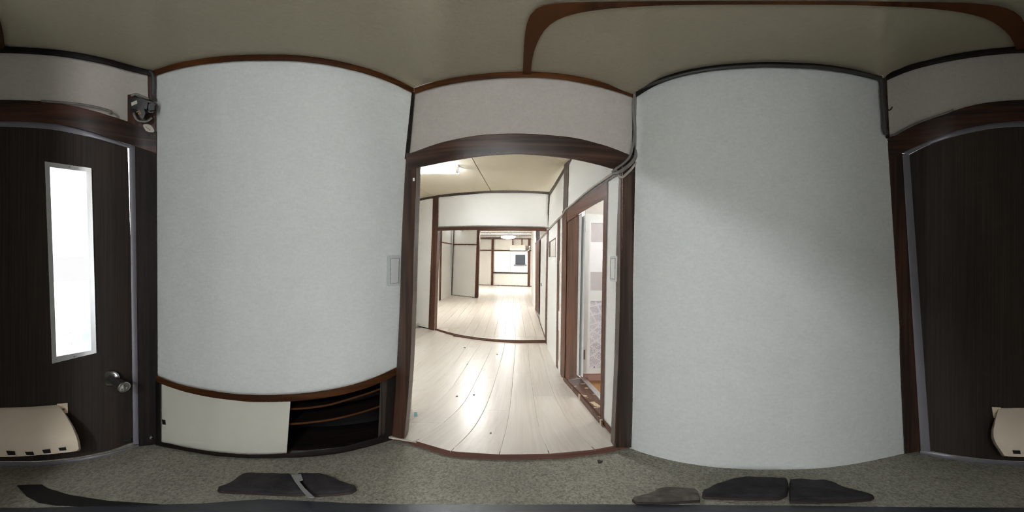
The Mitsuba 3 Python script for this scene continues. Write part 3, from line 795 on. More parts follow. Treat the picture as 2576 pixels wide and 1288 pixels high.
put('cable', tube([S_E(2230, 334, 0.03), S_E(2236, 340, 0.03), S_E(2250, 340, 0.05), S_E(2262, 333, 0.045), S_E(2309, 309.5, 0.045), S_E(2351, 294, 0.045), S_E(2395, 278, 0.045), S_E(2397, 275.5, 0.045)], 0.006, smooth_n=60), 'cable_grey', 'thin grey cable along the head board of the right door', 'cable')
put('cable', tube([S_E(2231, 273, 0.02), S_E(2238, 277, 0.04), S_E(2243, 272, 0.06), S_E(2244.5, 269, 0.06)], 0.004, smooth_n=20), 'cable_dark', 'short black cable end sticking out in the upper right corner', 'cable')

# ------------------------------------------------------------------ step and wooden floor
ZW = 0.035
STEP_T = [(984, 1098), (1000, 1097), (1050, 1111), (1155, 1137.5), (1290, 1143.5), (1400, 1140.5), (1500, 1130), (1560, 1119), (1590, 1112)]
S_ST = Surf(STEP_T, ZW)                                            # the front edge of the wooden floor


def floor_pt(u, v):
    return onfloor(u, v, ZW)


fb = Bag()
Us = np.linspace(990, 1586, 50)
front = S_ST(Us, S_ST.foot(Us))
low = front.copy(); low[:, 2] = 0.0
bk = front + [0, 0.05, 0]
uv = np.stack([np.stack([Us / 400, Us * 0], -1), np.stack([Us / 400, Us * 0 + 0.035], -1)])
fb.grid(np.stack([front, low]), uv)
fb.grid(np.stack([front, bk]) - [0, 0, 0.0006], uv)
put('trim_21', fb, 'wood_red', 'reddish wooden edge of the step up to the inner floor', kind='structure')

SEAMS = {
    'I': [(1000, 905), (1044, 873), (1075, 856), (1100, 834)],
    'H': [(1000, 930), (1044, 896), (1084, 870), (1118, 840.5)],
    'G': [(1000, 960), (1041, 924), (1084, 893), (1121.5, 864), (1143, 842)],
    'F': [(1000, 998), (1040, 961.6), (1093.5, 920), (1134, 882.5), (1165, 848)],
    'E': [(1000, 1034), (1036, 1005), (1103, 955.4), (1143, 913.5), (1177, 867), (1190, 850)],
    'D': [(985, 1090), (1030.8, 1058), (1093.5, 1016), (1143, 965), (1177, 913.5), (1202, 876), (1217.7, 857.6)],
    'C': [(1030, 1118), (1048.5, 1107.6), (1115, 1064), (1171, 1006.7), (1199, 954), (1224, 904), (1242.5, 862)],
    'B': [(1128, 1141), (1138.5, 1131), (1190, 1078), (1221, 1025), (1242.6, 966), (1258, 913.5), (1270.5, 862)],
    'A': [(1253, 1152), (1256.5, 1140), (1273.6, 1078), (1284.5, 1013), (1290.7, 944.6), (1297, 864)],
    'J': [(1384, 1150), (1381, 1140), (1357.5, 1078), (1345, 1013), (1336, 951), (1329.5, 882.5), (1328, 864)],
    'K': [(1500, 1135), (1493, 1128), (1447.6, 1083), (1418, 1040), (1395, 995), (1379, 949), (1366, 900), (1356, 867.6)],
}
seams = []
for k, p in SEAMS.items():
    q = np.array([floor_pt(u, v)[:2] for u, v in p])
    q = q[np.argsort(q[:, 1])]
    seams.append(q)
K = seams[-1]
KW = np.array([floor_pt(u, v)[:2] for u, v in [(1600, 1118), (1556, 1110), (1544, 1101), (1503, 1050), (1448, 988), (1418, 956), (1408, 938), (1399, 920), (1374, 864)]])
KW = KW[np.argsort(KW[:, 1])] + [0.06, 0]
seams.append(KW)
first = seams[0] - [0.18, -0.1]
seams = [seams[0] - [0.56, 0], seams[0] - [0.37, 0], seams[0] - [0.185, 0]] + seams
xs_of = []
for q in seams:
    lo, hi = q[0], q[-1]
    f = PchipInterpolator(q[:, 1], q[:, 0])
    s0 = float(f.derivative()(lo[1]))
    xs_of.append(lambda y, f=f, lo=lo, hi=hi, s0=s0: np.where(y < lo[1], lo[0] + (y - lo[1]) * s0, np.where(y > hi[1], hi[0], f(np.clip(y, lo[1], hi[1])))))


def front_y(fx):
    y = 3.0
    for _ in range(60):
        u = CX + F * float(fx(y)) / y
        y = 0.5 * y + 0.5 * float(S_ST.Y(np.clip(u, 984, 1590)))
    return y


S_K2 = Surf([(1000, 796), (1030, 812), (1056, 822), (1094, 831), (1170, 851.5), (1252, 861), (1317, 864), (1390, 863)], ZW)
put('wood_floor', plate([(-3.2, 3.9), (-0.98, 3.9), (-0.95, 3.4), (-0.72, 3.18), (-0.35, 2.98), (0, 2.93), (0.4, 2.96), (0.78, 3.08), (0.9, 3.3), (0.8, 7.0), (1.3, 20.2), (-3.2, 20.2)], 0.004, ZW - 0.006), 'floor_joint', 'pale plank floor of the inner rooms', kind='structure')
JOINTS = {5: [3.9, 6.0], 6: [4.3], 7: [4.9, 6.3], 8: [3.45, 5.6], 9: [4.7], 10: [3.72, 5.9], 11: [4.92], 12: [4.11, 6.1], 13: [4.5]}
for i in range(len(seams) - 1):
    a, b = xs_of[i], xs_of[i + 1]
    ya, yb = front_y(a), front_y(b)
    if i < 7:
        ya = yb = min(max(ya, 3.0), 3.4)
    if float(a(3.4)) < -0.86:
        ya, yb = 3.95, (3.95 if float(b(3.4)) < -0.90 else 3.48)
    cuts = [None] + JOINTS.get(i, [4.4 + (i * 0.77) % 2.4]) + [7.95 if i < 5 else 7.1]
    for c0, c1 in zip(cuts[:-1], cuts[1:]):
        t = np.linspace(0, 1, 14)
        L = np.stack([a((y := (ya if c0 is None else c0 + 0.001) * (1 - t) + (c1 - 0.001) * t)) + 0.0008, y], -1)
        R = np.stack([b((y := (yb if c0 is None else c0 + 0.001) * (1 - t) + (c1 - 0.001) * t)) - 0.0008, y], -1)
        s = np.array([0, 0.012, 0.5, 0.988, 1.0])
        G = L[:, None] * (1 - s)[None, :, None] + R[:, None] * s[None, :, None]
        z = np.full(G.shape[:2], ZW); z[:, 0] -= 0.0015; z[:, -1] -= 0.0015
        P = np.dstack([G, z])
        bag = Bag(); UV = np.stack(np.broadcast_arrays(t[:, None] * 3.0 + i * 5.1 + (c0 or 0) * 1.3, s[None] * 0.18 + i * 0.31), -1)
        bag.grid(P, UV)
        dn = P - [0, 0, 0.012]
        for sl in ((0, slice(None)), (-1, slice(None)), (slice(None), 0), (slice(None), -1)):
            bag.grid(np.stack([P[sl], dn[sl]]), np.stack([UV[sl], UV[sl]]))
        put('wood_floor__plank', bag, f'plank_{(i * 7 + int((c0 or 0) * 3)) % 3}')
# the planks of the rooms behind, straight rows
pitch = 0.173
for r in range(-14, 6):
    x0 = 0.054 + r * pitch
    y = 7.0 - (abs(r) * 1.37) % 2.6
    while y < 20.0:
        y1 = min(y + 3.2, 20.1)
        ya, yb = max(y, 7.03 + max(0, -4 - r) * 0.13), y1
        lim = 0.53 + max(0, (y - 10.5)) * 0.045
        if yb > ya + 0.2 and x0 < lim + 0.1:
            put('wood_floor__plank', bx((x0 + 0.0015, ya, ZW - 0.01), (x0 + pitch - 0.0015, yb - 0.003, ZW - 0.0004), 0.0015, axis=1), f'plank_{(r * 5 + int(y * 2)) % 3}')
        y = y1

# specks and a scrap of tape on the wooden floor, a leaf on the carpet
a = [floor_pt(u, v)[:2] for u, v in [(1041.5, 1037.5), (1049, 1037), (1050.5, 1047.5), (1042, 1048)]]
put('tape_scrap', plate(a, ZW, ZW + 0.0012), 'tape_teal', 'small teal square scrap of tape on the floor by the left post', 'tape')
for (u, v, s, w) in ((1169, 875, 1.7, 'farthest toward the threshold'), (1175.5, 916.5, 1.2, 'left of the floor glare'), (1250.5, 892, 1.4, 'nearest the right planks'), (1149.5, 997.5, 1.9, 'left of its twin in the middle'), (1192, 994, 1.8, 'in the middle of the floor'), (1234.5, 1090, 1.6, 'nearest the step')):
    c = floor_pt(u, v)
    r = s / F * c[1]
    m = trimesh.creation.icosphere(1, 1.0); m.apply_transform(np.diag([r * 1.5, r * 2.2, r * 0.5, 1])); m.apply_translation(c + [0, 0, r * 0.4])
    put('crumb', m, 'crumb', f'tiny brown crumb on the plank floor, {w}', 'crumb', 'crumbs on the plank floor', smooth=True)
c = onfloor(1509, 1163)
lf = [(1503, 1160), (1507, 1159), (1512, 1161.5), (1516, 1162), (1513, 1165.5), (1506, 1166)]
put('dry_leaf', plate([onfloor(u, v)[:2] for u, v in lf], 0.001, 0.008), 'leaf_dark', 'small dark dry leaf on the carpet before the step', 'leaf')

# ------------------------------------------------------------------ wall between the kitchen and the next room
K2_TOP = [(1030, 508), (1056, 500), (1095, 493), (1170, 485), (1235.6, 480.5), (1317, 480.5), (1386, 484)]
zk_fn = PchipInterpolator([p[0] for p in K2_TOP], [H + (CY - v) / F * float(S_K2.Y(u)) for u, v in K2_TOP])
zk = lambda u: zk_fn(np.clip(u, 1030, 1386))
wl = patch(S_K2, ex([(1000, 515), (1030, 508), (1056, 500), (1095, 493)], -3), [(1000, 800), (1030, 812), (1056, 822), (1094, 831)], -0.06, 0.0, bev=0, rows=6)
patch(S_K2, ex(K2_TOP[3:4] + K2_TOP[3:], -3)[1:] if False else ex([(1092, 493.5)] + K2_TOP[3:], -3), [(1092, 575), (1203, 573), (1301, 574), (1386, 577)], -0.06, 0.0, bev=0, rows=5, bag=wl)
put('wall_inner', wl, 'plaster_white', 'white wall between the kitchen and the room behind', kind='structure')
put('trim_22', patch(S_K2, ex(K2_TOP, -2), ex(K2_TOP, 5), -0.03, 0.03), 'wood_grey', 'grey brown cornice at the far end of the kitchen ceiling', kind='structure')
put('trim_23', patch(S_K2, [(1098, 572.5), (1203, 570), (1301, 571), (1380, 573.5)], [(1098, 581), (1203, 578.5), (1301, 579.5), (1380, 582)], -0.14, 0.04), 'wood_warm', 'brown lintel over the opening to the next room', kind='structure')
post('trim_24', S_K2, [(496, 1089, 1102.6), (580, 1086.5, 1101), (700, 1082, 1096), (833, 1077.5, 1092)], -0.25, 0.04, 'wood_warm', 'brown post left of the opening to the next room')
put('trim_25', patch(S_K2, [(1380, 484), (1386, 484)], [(1376, 578), (1381, 578)], -0.03, 0.03, rows=4, n=3, upright=True), 'wood_grey', 'slim strip in the kitchen corner', kind='structure')
put('trim_26', patch(S_K2, [(1040, 816), (1056, 820.5), (1080, 826)], [(1040, 818), (1056, 823.5), (1080, 829)], -0.02, 0.02), 'wood_black', 'dark skirting left of the opening', kind='structure')
put('floor_box', bx(floor_pt(1040, 826) - [0.30, 0, 0], floor_pt(1050, 822) + [0.0, 0.1, 0.07], 0.005), 'ivory_plastic', 'small beige box on the floor at the far left', 'box')
# threshold
tb, tf = uvals([(1098.7, 827.7), (1170, 844.7), (1252, 854), (1317, 856), (1374, 855.5)], 30), uvals([(1094, 830), (1170, 850.5), (1252, 860), (1317, 863), (1374, 862.6)], 30)
bag = Bag()
A = np.array([floor_pt(u, v) for u, v in tf]); Ah = A + [0, 0, 0.016]
B = np.array([at(u, v, (H - ZW - 0.016) * F / (v - CY)) for u, v in tb])
uv = np.stack([np.stack([tf[:, 0] / 160, tf[:, 0] * 0], -1), np.stack([tf[:, 0] / 160, tf[:, 0] * 0 + 0.1], -1)])
bag.grid(np.stack([Ah, B]), uv); bag.grid(np.stack([A, Ah]), uv)
for q in (0.35, 0.65):
    m1, m2 = Ah * (1 - q) + B * q, Ah * (0.94 - q) + B * (q + 0.06)
    bag.grid(np.stack([m1, m2]) + [0, 0, 0.008], uv); bag.grid(np.stack([m1 + [0, 0, 0.008], m1]), uv)
put('trim_27', bag, 'wood_warm', 'brown grooved threshold across the floor', kind='structure')

# ------------------------------------------------------------------ kitchen ceiling in three boards, and its lamp
kc = quad((-3.0, 3.72, 2.52), (1.0, 3.72, 2.52), (1.0, 8.6, 2.52), (-3.0, 8.6, 2.52))
put('ceiling_001', kc, 'floor_joint', 'pale board ceiling of the kitchen', kind='structure')
for x0, x1 in ((-3.0, None), (None, 'b'), ('b', 0.95)):
    Ys = np.linspace(3.4, 8.6, 12)
    ja, jb = -0.41 + (Ys - 4.47) * 0.039, -1.45 + (Ys - 7.0) * 0.066
    l = {None: jb, 'b': ja}.get(x0, np.full(12, -3.0)) if not isinstance(x0, float) else np.full(12, x0)
    r = jb if x1 is None else ja if x1 == 'b' else np.full(12, x1)
    s = np.linspace(0, 1, 10)
    Xg = (l + 0.005)[:, None] * (1 - s) + (r - 0.005)[:, None] * s
    Yg = np.repeat(Ys[:, None], 10, 1)
    Zg = zk(CX + F * Xg / Yg)
    P = np.stack([Xg, Yg, Zg], -1); UV = P[..., :2]
    bag = Bag(); bag.grid(P, UV); up = P + [0, 0, 0.02]
    for sl in ((slice(None), 0), (slice(None), -1)):
        bag.grid(np.stack([P[sl], up[sl]]), np.stack([UV[sl], UV[sl]]))
    put('ceiling_001__board', bag, 'board_cream')
tube_lamp('tube_lamp', (-1.01, 4.95, float(zk(1100))), (1, 0), 0.82, L_TUBE, 'bright white twin tube lamp on the kitchen ceiling')
# kitchen walls out of view
put('wall_kitchen', bx((-3.06, 3.7, 0), (-3.0, 8.5, 2.6), 0), 'plaster_white', 'white left wall of the kitchen', kind='structure')
put('wall_kitchen_001', bx((-3.0, 3.72, 0), (-0.86, 3.76, 2.6), 0), 'plaster_white', 'white front wall of the kitchen', kind='structure')

# ------------------------------------------------------------------ right wall of the kitchen
S_KR = Surf([(1374, 864), (1399, 920), (1408.5, 938), (1418, 956), (1448, 988), (1503, 1050), (1544, 1101), (1566, 1126)], ZW)
rail = uvals([(1376, 579), (1417, 536), (1470, 490), (1535, 441), (1566, 418)], 60)
rl = lambda u: float(np.interp(u, rail[:, 0], rail[:, 1]))
fo = lambda u: float(S_KR.foot(u))
kt = uvals([(1384, 486), (1432, 401), (1470, 330), (1548, 190)], 40)
up = patch(S_KR, kt.tolist(), [(u, rl(u) + 4) for u in np.linspace(1378, 1549, 20)], -0.05, 0.0, bev=0, n=20, rows=5)
put('wall_kitchen_right', up, 'plaster_white', 'white upper wall along the right of the kitchen', kind='structure')
lowb = Bag()
patch(S_KR, [(1527, rl(1527)), (1566, rl(1566))], [(1514, fo(1514)), (1560, fo(1560))], -0.06, 0.0, bev=0, n=8, rows=8, bag=lowb)
patch(S_KR, [(1408, rl(1408)), (1418, rl(1418))], [(1406, fo(1406)), (1416, fo(1416))], -0.06, 0.0, bev=0, n=4, rows=8, bag=lowb)
put('wall_kitchen_right_001', lowb, 'plaster_white', 'white wall strips beside the bathroom doorway', kind='structure')
put('trim_28', patch(S_KR, [(1382, 482), (1432, 398), (1480, 305)], [(1384, 492), (1431, 412), (1480, 322)], -0.02, 0.03, n=16), 'wood_grey', 'brown cornice along the right of the kitchen ceiling', kind='structure')
put('trim_29', patch(S_KR, [(1419.5, 396), (1430.5, 396)], [(1416, 536), (1427, 530)], -0.02, 0.025, n=4, rows=5, upright=True), 'wood_grey', 'brown upright in the upper kitchen wall', kind='structure')
rb = [(1376, 585), (1412, 548), (1452, 512), (1500, 476), (1554, 439), (1566, 431)]
put('trim_30', patch(S_KR, rail[::4].tolist(), rb, -0.03, 0.035, n=30), 'wood_grey', 'brown rail running above the kitchen doors', kind='structure')
put('trim_31', patch(S_KR, [(1418, 540), (1452, 510), (1527, 456)], [(1418, 566), (1453, 541), (1527, 499)], -0.10, 0.03, n=12), 'wood_warm', 'brown lintel over the bathroom doorway', kind='structure')
post('trim_32', S_KR, [(530, 1416, 1426), (700, 1414, 1424), (950, 1410.5, 1420)], -0.03, 0.035, 'wood_warm', 'brown casing left of the bathroom doorway')
put('trim_33', patch(S_KR, [(1424, 545), (1456, 530)], [(1418, 955), (1449, 952)], -0.06, 0.005, n=5, rows=8, upright=True), 'wood_warm', 'deep brown jamb on the left of the bathroom doorway', kind='structure')
put('trim_34', patch(S_KR, [(1519, 470), (1528, 462)], [(1509, 1050), (1517, 1060)], -0.03, 0.03, n=3, rows=8, upright=True), 'wood_warm', 'narrow brown casing right of the bathroom doorway', kind='structure')
put('trim_35', patch(S_KR, [(1402.5, 556), (1409, 549)], [(1398.5, 921), (1403, 929)], -0.03, 0.03, n=3, rows=8, upright=True), 'wood_warm', 'brown casing beside the white toilet door', kind='structure')
put('trim_36', patch(S_KR, [(1376, 583), (1379, 580)], [(1372, 866), (1375, 872)], -0.03, 0.03, n=3, rows=6, upright=True), 'wood_warm', 'slim brown strip at the left of the toilet door', kind='structure')
put('trim_37', patch(S_KR, [(1416, 946), (1449, 977), (1503, 1036), (1548, 1089)], [(1416, 958), (1448, 990), (1503, 1052), (1548, 1106)], -0.02, 0.03, n=14), 'wood_warm', 'brown skirting along the right kitchen wall', kind='structure')
# the sill of the bathroom doorway, paint worn off
sill = [at(u, v, (H - 0.075) * F / (v - CY))[:2] for u, v in [(1417, 948), (1447, 981), (1474, 1013), (1498, 1042), (1516, 1062), (1516, 1010), (1500, 994), (1474, 966), (1452, 938)]]
put('trim_38', plate(sill, 0.03, 0.075), 'wood_chipped', 'brown doorway sill with paint chipped off', kind='structure')
# white toilet door with a small window
td = 'door_3'
h3 = [(1382, 609), (1397, 599), (1396.5, 645), (1381.5, 645)]
leaf = Polygon([(1379, 580), (1402.5, 557), (1398.5, 919), (1374.5, 868)], [h3])
put(f'{td}__leaf', polyslab(S_KR, leaf, -0.05, -0.005, du=6), 'white_paint', 'white flush door leaf')
put(f'{td}__window_frame', polyslab(S_KR, Polygon([(1380.8, 608.5), (1398, 597.5), (1397.5, 646.5), (1380.3, 646.5)], [[(1384.2, 608.7), (1397, 600.3), (1396.6, 645.5), (1383.8, 645.5)]]), -0.052, 0.002, du=6), 'wood_warm', 'brown frame of the small door window')
put(f'{td}__pane', polyslab(S_KR, [(1382, 608), (1397, 599), (1396.5, 645.5), (1381.5, 645.5)], -0.045, -0.035, du=6), 'frosted_beige')
labels[td] = {'label': 'white flush toilet door with a small brown framed window', 'kind': 'structure'}
wall_switch(S_KR, [(1406, 657), (1411, 655), (1410, 687), (1405, 688)], [(1407.2, 661), (1410, 660), (1409, 683), (1406.4, 684)], 'small white switch beside the toilet door', off=0.02, mplate='white_gloss')
wall_switch(S_KR, [(1534.5, 645), (1555, 642.5), (1555, 709), (1534, 708)], [(1536.5, 651), (1547, 650), (1546, 702), (1535.8, 700)], 'white light switch on the wall strip left of the right post', off=0.014, mplate='grey_plastic')
# cables on the rail
put('cable', tube([S_KR(1548, 432, 0.05), S_KR(1535, 441, 0.05), S_KR(1500, 465, 0.05), S_KR(1470, 488, 0.05), S_KR(1440, 514, 0.05), S_KR(1421, 530, 0.06), S_KR(1417, 538, 0.06), S_KR(1400, 557, 0.05), S_KR(1379, 578, 0.05)], 0.010, smooth_n=50), 'cable_pale', 'pale cable clipped along the rail over the kitchen doors', 'cable')
put('cable', tube([S_KR(1380, 574, 0.07), S_K2(1370, 572, 0.05), S_K2(1340, 571, 0.05), S_K2(1290, 570, 0.05), S_K2(1203, 569, 0.05), S_K2(1150, 570, 0.05), S_K2(1102, 571.5, 0.05)], 0.010, smooth_n=40), 'cable_grey', 'grey cable along the lintel to the next room', 'cable')

# ------------------------------------------------------------------ bathroom behind the doorway
put('wall_bathroom', bx((0.80, 4.75, 0), (2.4, 4.81, 2.5), 0), 'plaster_cream', 'pale back wall of the bathroom', kind='structure')
put('wall_bathroom_001', bx((2.36, 3.3, 0), (2.42, 4.8, 2.5), 0), 'plaster_cream', 'pale side wall of the bathroom', kind='structure')
put('wall_bathroom_002', bx((0.86, 3.30, 0), (2.4, 3.34, 2.5), 0), 'plaster_cream', 'pale front wall of the bathroom', kind='structure')
put('ceiling_002', bx((0.70, 3.3, 2.2), (2.4, 4.8, 2.24), 0), 'plaster_cream', 'pale bathroom ceiling', kind='structure')
put('floor_001', plate([(0.88, 3.35), (0.80, 3.6), (0.75, 3.9), (0.69, 4.8), (2.4, 4.8), (2.4, 3.35)], 0.0, 0.055), 'tan_floor', 'tan bathroom floor', kind='structure')
put('wall_bathroom_003', bx((0.72, 4.55, 0.05), (1.9, 4.6, 0.30), 0), 'pink_tile', 'pink tiled foot of the bathroom wall', kind='structure')
# metal frame and hinged door leaf, opened inwards
put('door_4__frame', patch(S_KR, [(1455, 541), (1464, 536)], [(1449, 942), (1456, 947)], -0.10, -0.01, n=4, rows=6, upright=True), 'aluminium_bright', 'bright metal frame')
put('door_4__frame_001', patch(S_KR, [(1462, 546), (1473, 541)], [(1455, 944), (1467, 949)], -0.18, -0.07, n=4, rows=6, upright=True), 'grey_plastic', 'grey metal hinge side of the frame')
bag = Bag(); a = [at(u, v, (H - 0.085) * F / (v - CY)) for u, v in [(1449, 939), (1475, 966), (1500, 994), (1514, 1010)]]
b = [at(u, v, (H - 0.085) * F / (v - CY)) for u, v in [(1456, 935), (1481, 958), (1505, 983), (1519, 998)]]
bag.grid(np.array([a, b]), np.zeros((2, 4, 2))); bag.grid(np.array([a, [x - [0, 0, 0.03] for x in a]]), np.zeros((2, 4, 2)))
put('door_4__frame_002', bag, 'aluminium_bright')
y1 = 4.42
LF = lambda u, v, off=0.0: np.stack(np.broadcast_arrays((np.asarray(u, float) - CX) / F * (y1 - off), y1 - off, H + (CY - np.asarray(v, float)) / F * (y1 - off)), -1)
Q = lambda u0, v0, u1, v1: [(u0, v0), (u1, v0), (u1, v1), (u0, v1)]
ribs = Bag()
polyslab(LF, [(1472, 537), (1487, 538), (1483, 940), (1466, 940)], -0.03, 0.01, bag=ribs, upright=True)
for q in ([(1486, 538), (1580, 545), (1580, 561), (1487, 561)], [(1485, 731), (1580, 731), (1580, 757), (1484.5, 757)], [(1483, 926), (1580, 926), (1580, 940), (1483, 940)]):
    polyslab(LF, q, -0.03, 0.008, bag=ribs)
polyslab(LF, [(1568, 540), (1584, 541), (1582, 940), (1566, 940)], -0.03, 0.01, bag=ribs, upright=True)
put('door_4__leaf_frame', ribs, 'white_gloss', 'white metal frame of the bathroom door leaf')
put('door_4__pane', polyslab(LF, [(1486, 560), (1572, 560), (1572, 609), (1486, 609)], -0.01, 0.0), 'frosted_grey', 'grey frosted upper pane')
put('door_4__pane_001', polyslab(LF, [(1486, 609), (1572, 609), (1572, 684), (1485, 684)], -0.01, 0.0), 'frosted_white', 'white rippled pane')
put('door_4__pane_002', polyslab(LF, [(1485, 684), (1572, 684), (1572, 732), (1484.5, 732)], -0.01, 0.0), 'frosted_grey', 'grey frosted lower pane')
put('door_4__panel', polyslab(LF, [(1484, 756), (1572, 756), (1570, 928), (1482, 928)], -0.01, 0.0), 'newsprint', 'panel covered in newsprint patterned film')
for v0, v1 in ((556, 584), (880, 904)):
    put('door_4__hinge', polyslab(LF, Q(1464.5, v0, 1472.5, v1), 0.0, 0.03), 'aluminium', 'grey metal hinge')
    put('door_4__hinge__pin', cyl(LF(1471.5, v0 + 1, 0.035), LF(1471.5, v1 - 1, 0.035), 0.008), 'chrome')
labels['door_4'] = {'label': 'white metal bathroom door with frosted panes and newsprint pattern panel', 'kind': 'structure'}

# ------------------------------------------------------------------ the next room and the far room
zc2 = 2.16
S_2R = Surf([(1336.5, 722), (1337.2, 757), (1346.5, 778), (1360, 818), (1372.5, 855), (1376, 868)], ZW)
S_FAR = Surf([(1190, 715.8), (1205.6, 716.6), (1270, 719), (1336.7, 721), (1350, 721.4)], ZW)
y_al = float((H - ZW) * F / (744.5 - CY))
p0, p1, p2 = np.array([-2.3, 7.9, 0]), at(1105, 756, 12.9) * [1, 1, 0], at(1144, 738.5, 15.3) * [1, 1, 0]
wn = quad(p0, p1, p1 + [0, 0, 2.6], p0 + [0, 0, 2.6]); quad(p1, p2, p2 + [0, 0, 2.6], p1 + [0, 0, 2.6], bag=wn)
put('wall_next_left', wn, 'plaster_white', 'white left wall of the next room', kind='structure')
S_AL = Surf([(1120, 740.2), (1136, 742), (1194, 748.5), (1205, 749.8)], ZW)
put('wall_next_back', patch(S_AL, [(1137, 560), (1204, 560)], [(1135.5, 742), (1198, 749)], -0.04, 0.0, bev=0, rows=4), 'plaster_white', 'white wall left of the far room', kind='structure')
S_NL = Surf([(1105, 756), (1136, 742)], ZW)
put('trim_39', patch(S_NL, [(1107.5, 575), (1112.5, 575)], [(1104.5, 757), (1109, 755)], -0.03, 0.05, n=3, rows=4, upright=True), 'wood_warm', 'slim brown post on the left wall of the next room', kind='structure')
rb_ = patch(S_NL, [(1106, 607), (1141, 613.5)], [(1106, 610), (1141, 616)], -0.02, 0.04, n=4)
put('trim_40', rb_, 'wood_warm', 'thin brown rail on the left wall of the next room', kind='structure')
put('trim_41', patch(S_AL, [(1139, 613.5), (1200, 614.2)], [(1139, 616), (1200, 616.7)], -0.02, 0.05, n=6), 'wood_warm', 'thin brown rail on the wall left of the far room', kind='structure')
put('trim_42', patch(S_AL, [(1141, 575), (1142.6, 575)], [(1135, 742.5), (1136.6, 743)], -0.02, 0.05, n=3, rows=4, upright=True), 'wood_grey', 'thin dark line in the corner of the next room', kind='structure')
put('trim_43', patch(S_AL, [(1135, 741.4), (1195, 747.8)], [(1135, 742.8), (1195, 749.2)], -0.02, 0.03, n=4), 'wood_grey', 'thin skirting left of the far room', kind='structure')
post('trim_44', S_AL, [(575, 1200, 1207), (748.8, 1194, 1202)], -0.25, 0.06, 'wood_warm', 'brown post between the next room and the far room')
put('trim_45', bx((-1.0, 13.6, 2.15), (0.8, 13.95, 2.4), 0.01), 'wood_warm', 'brown beam between the next room and the far room', kind='structure')
put('ceiling_003', bx((-3.0, 7.0, 2.42), (1.2, 13.8, 2.46), 0), 'plaster_cream', 'ceiling of the next room', kind='structure')
# far room
put('wall_far', bag := (lambda: None) and polyslab(S_FAR, Polygon([(1190, 596), (1346, 596), (1346, 722), (1190, 717)], [[(1242.5, 631.5), (1327.5, 632), (1327.5, 685.5), (1242, 685.5)]]), -0.10, 0.0, du=12), 'plaster_cream', 'far wall with the window', kind='structure')
put('wall_far_left', bx((-1.70, 15.2, 0), (-1.62, 19.9, 2.4), 0), 'plaster_cream', 'left wall of the far room', kind='structure')
for a, b in ((1236.6, 1242), (1328.5, 1334)):
    put('trim_46' if a < 1300 else 'trim_47', patch(S_FAR, [(a, 600), (b, 600)], [(a - 1.5, 720), (b - 1.5, 720)], -0.03, 0.08, n=3, rows=4, upright=True), 'wood_warm', 'brown post ' + ('left' if a < 1300 else 'right') + ' of the far window', kind='structure')
put('trim_48', patch(S_FAR, [(1204, 628.5), (1344, 629.5)], [(1204, 630.5), (1344, 631.5)], -0.03, 0.06, n=6), 'wood_warm', 'brown rail above the far window', kind='structure')
put('trim_49', patch(S_FAR, [(1241, 685), (1329, 686)], [(1241, 687.2), (1329, 688.2)], -0.10, 0.06, n=6), 'wood_black', 'dark sill under the far window', kind='structure')
put('trim_50', patch(S_FAR, [(1190, 715.2), (1340, 719.6)], [(1190, 716.8), (1340, 721.4)], -0.02, 0.03, n=6), 'wood_grey', 'thin skirting under the far window', kind='structure')
put('trim_51', patch(S_FAR, [(1204, 599.5), (1344, 599.8)], [(1204, 601.6), (1344, 602)], -0.03, 0.08, n=6), 'wood_warm', 'brown cornice in the far room', kind='structure')
w = 'window_1'
fr = Bag()
for q in (Q(1242, 631.5, 1244, 685.5), Q(1325.3, 631.5, 1327.5, 685.5), Q(1244, 631.5, 1325.3, 633.3), Q(1244, 683, 1325.3, 685.5), Q(1283, 633, 1285.5, 683.5)):
    polyslab(S_FAR, q, -0.08, -0.02, bag=fr, du=30)
put(f'{w}__frame', fr, 'white_gloss')
for q in (Q(1244, 633.3, 1283, 683), Q(1285.5, 633.3, 1325.3, 683)):
    put(f'{w}__pane', polyslab(S_FAR, q, -0.05, -0.048, back=False), 'glass')
labels[w] = {'label': 'white framed sliding window in the far wall', 'kind': 'structure'}
# far ceiling: boards between thin battens
put('ceiling_004', quad((-1.7, 13.8, zc2 + 0.03), (1.2, 13.8, zc2 + 0.03), (1.2, 19.95, zc2 + 0.03), (-1.7, 19.95, zc2 + 0.03)), 'plaster_cream', 'boarded ceiling of the far room', kind='structure')
ys = [13.55, 14.35, 15.35, 16.5, 17.85, 19.4]
for y in ys:
    put('ceiling_004__batten', bx((-1.62, y - 0.06, zc2 + 0.014), (1.15, y + 0.06, zc2 + 0.03), 0.003), 'wood_grey')


def round_lamp(key, c, r, L, label):
    c = np.array(c, float); k = r / 0.27
    put(f'{key}__base', lathe(c, (0, 0, -1), [(0, 0), (0, 0.2 * k), (0.03, 0.2 * k), (0.03, 0)], 28), 'white_paint')
    v, f, t = lathe(c - [0, 0, 0.03], (0, 0, -1), [(0, 0.27 * k), (0.04 * k, 0.275 * k), (0.08 * k, 0.25 * k), (0.105 * k, 0.17 * k), (0.115 * k, 0.0)], 36).mesh()
    m = trimesh.Trimesh(v, f, process=True)
    if m.face_normals[:, 2].mean() > 0:
        m.invert()
    scene[f'{key}__shade'] = mikit.ply(m, 'white_paint', smooth=40, emitter={'type': 'area', 'radiance': {'type': 'rgb', 'value': [L, L * 0.99, L * 0.97]}})
    tag(key, label, 'lamp')


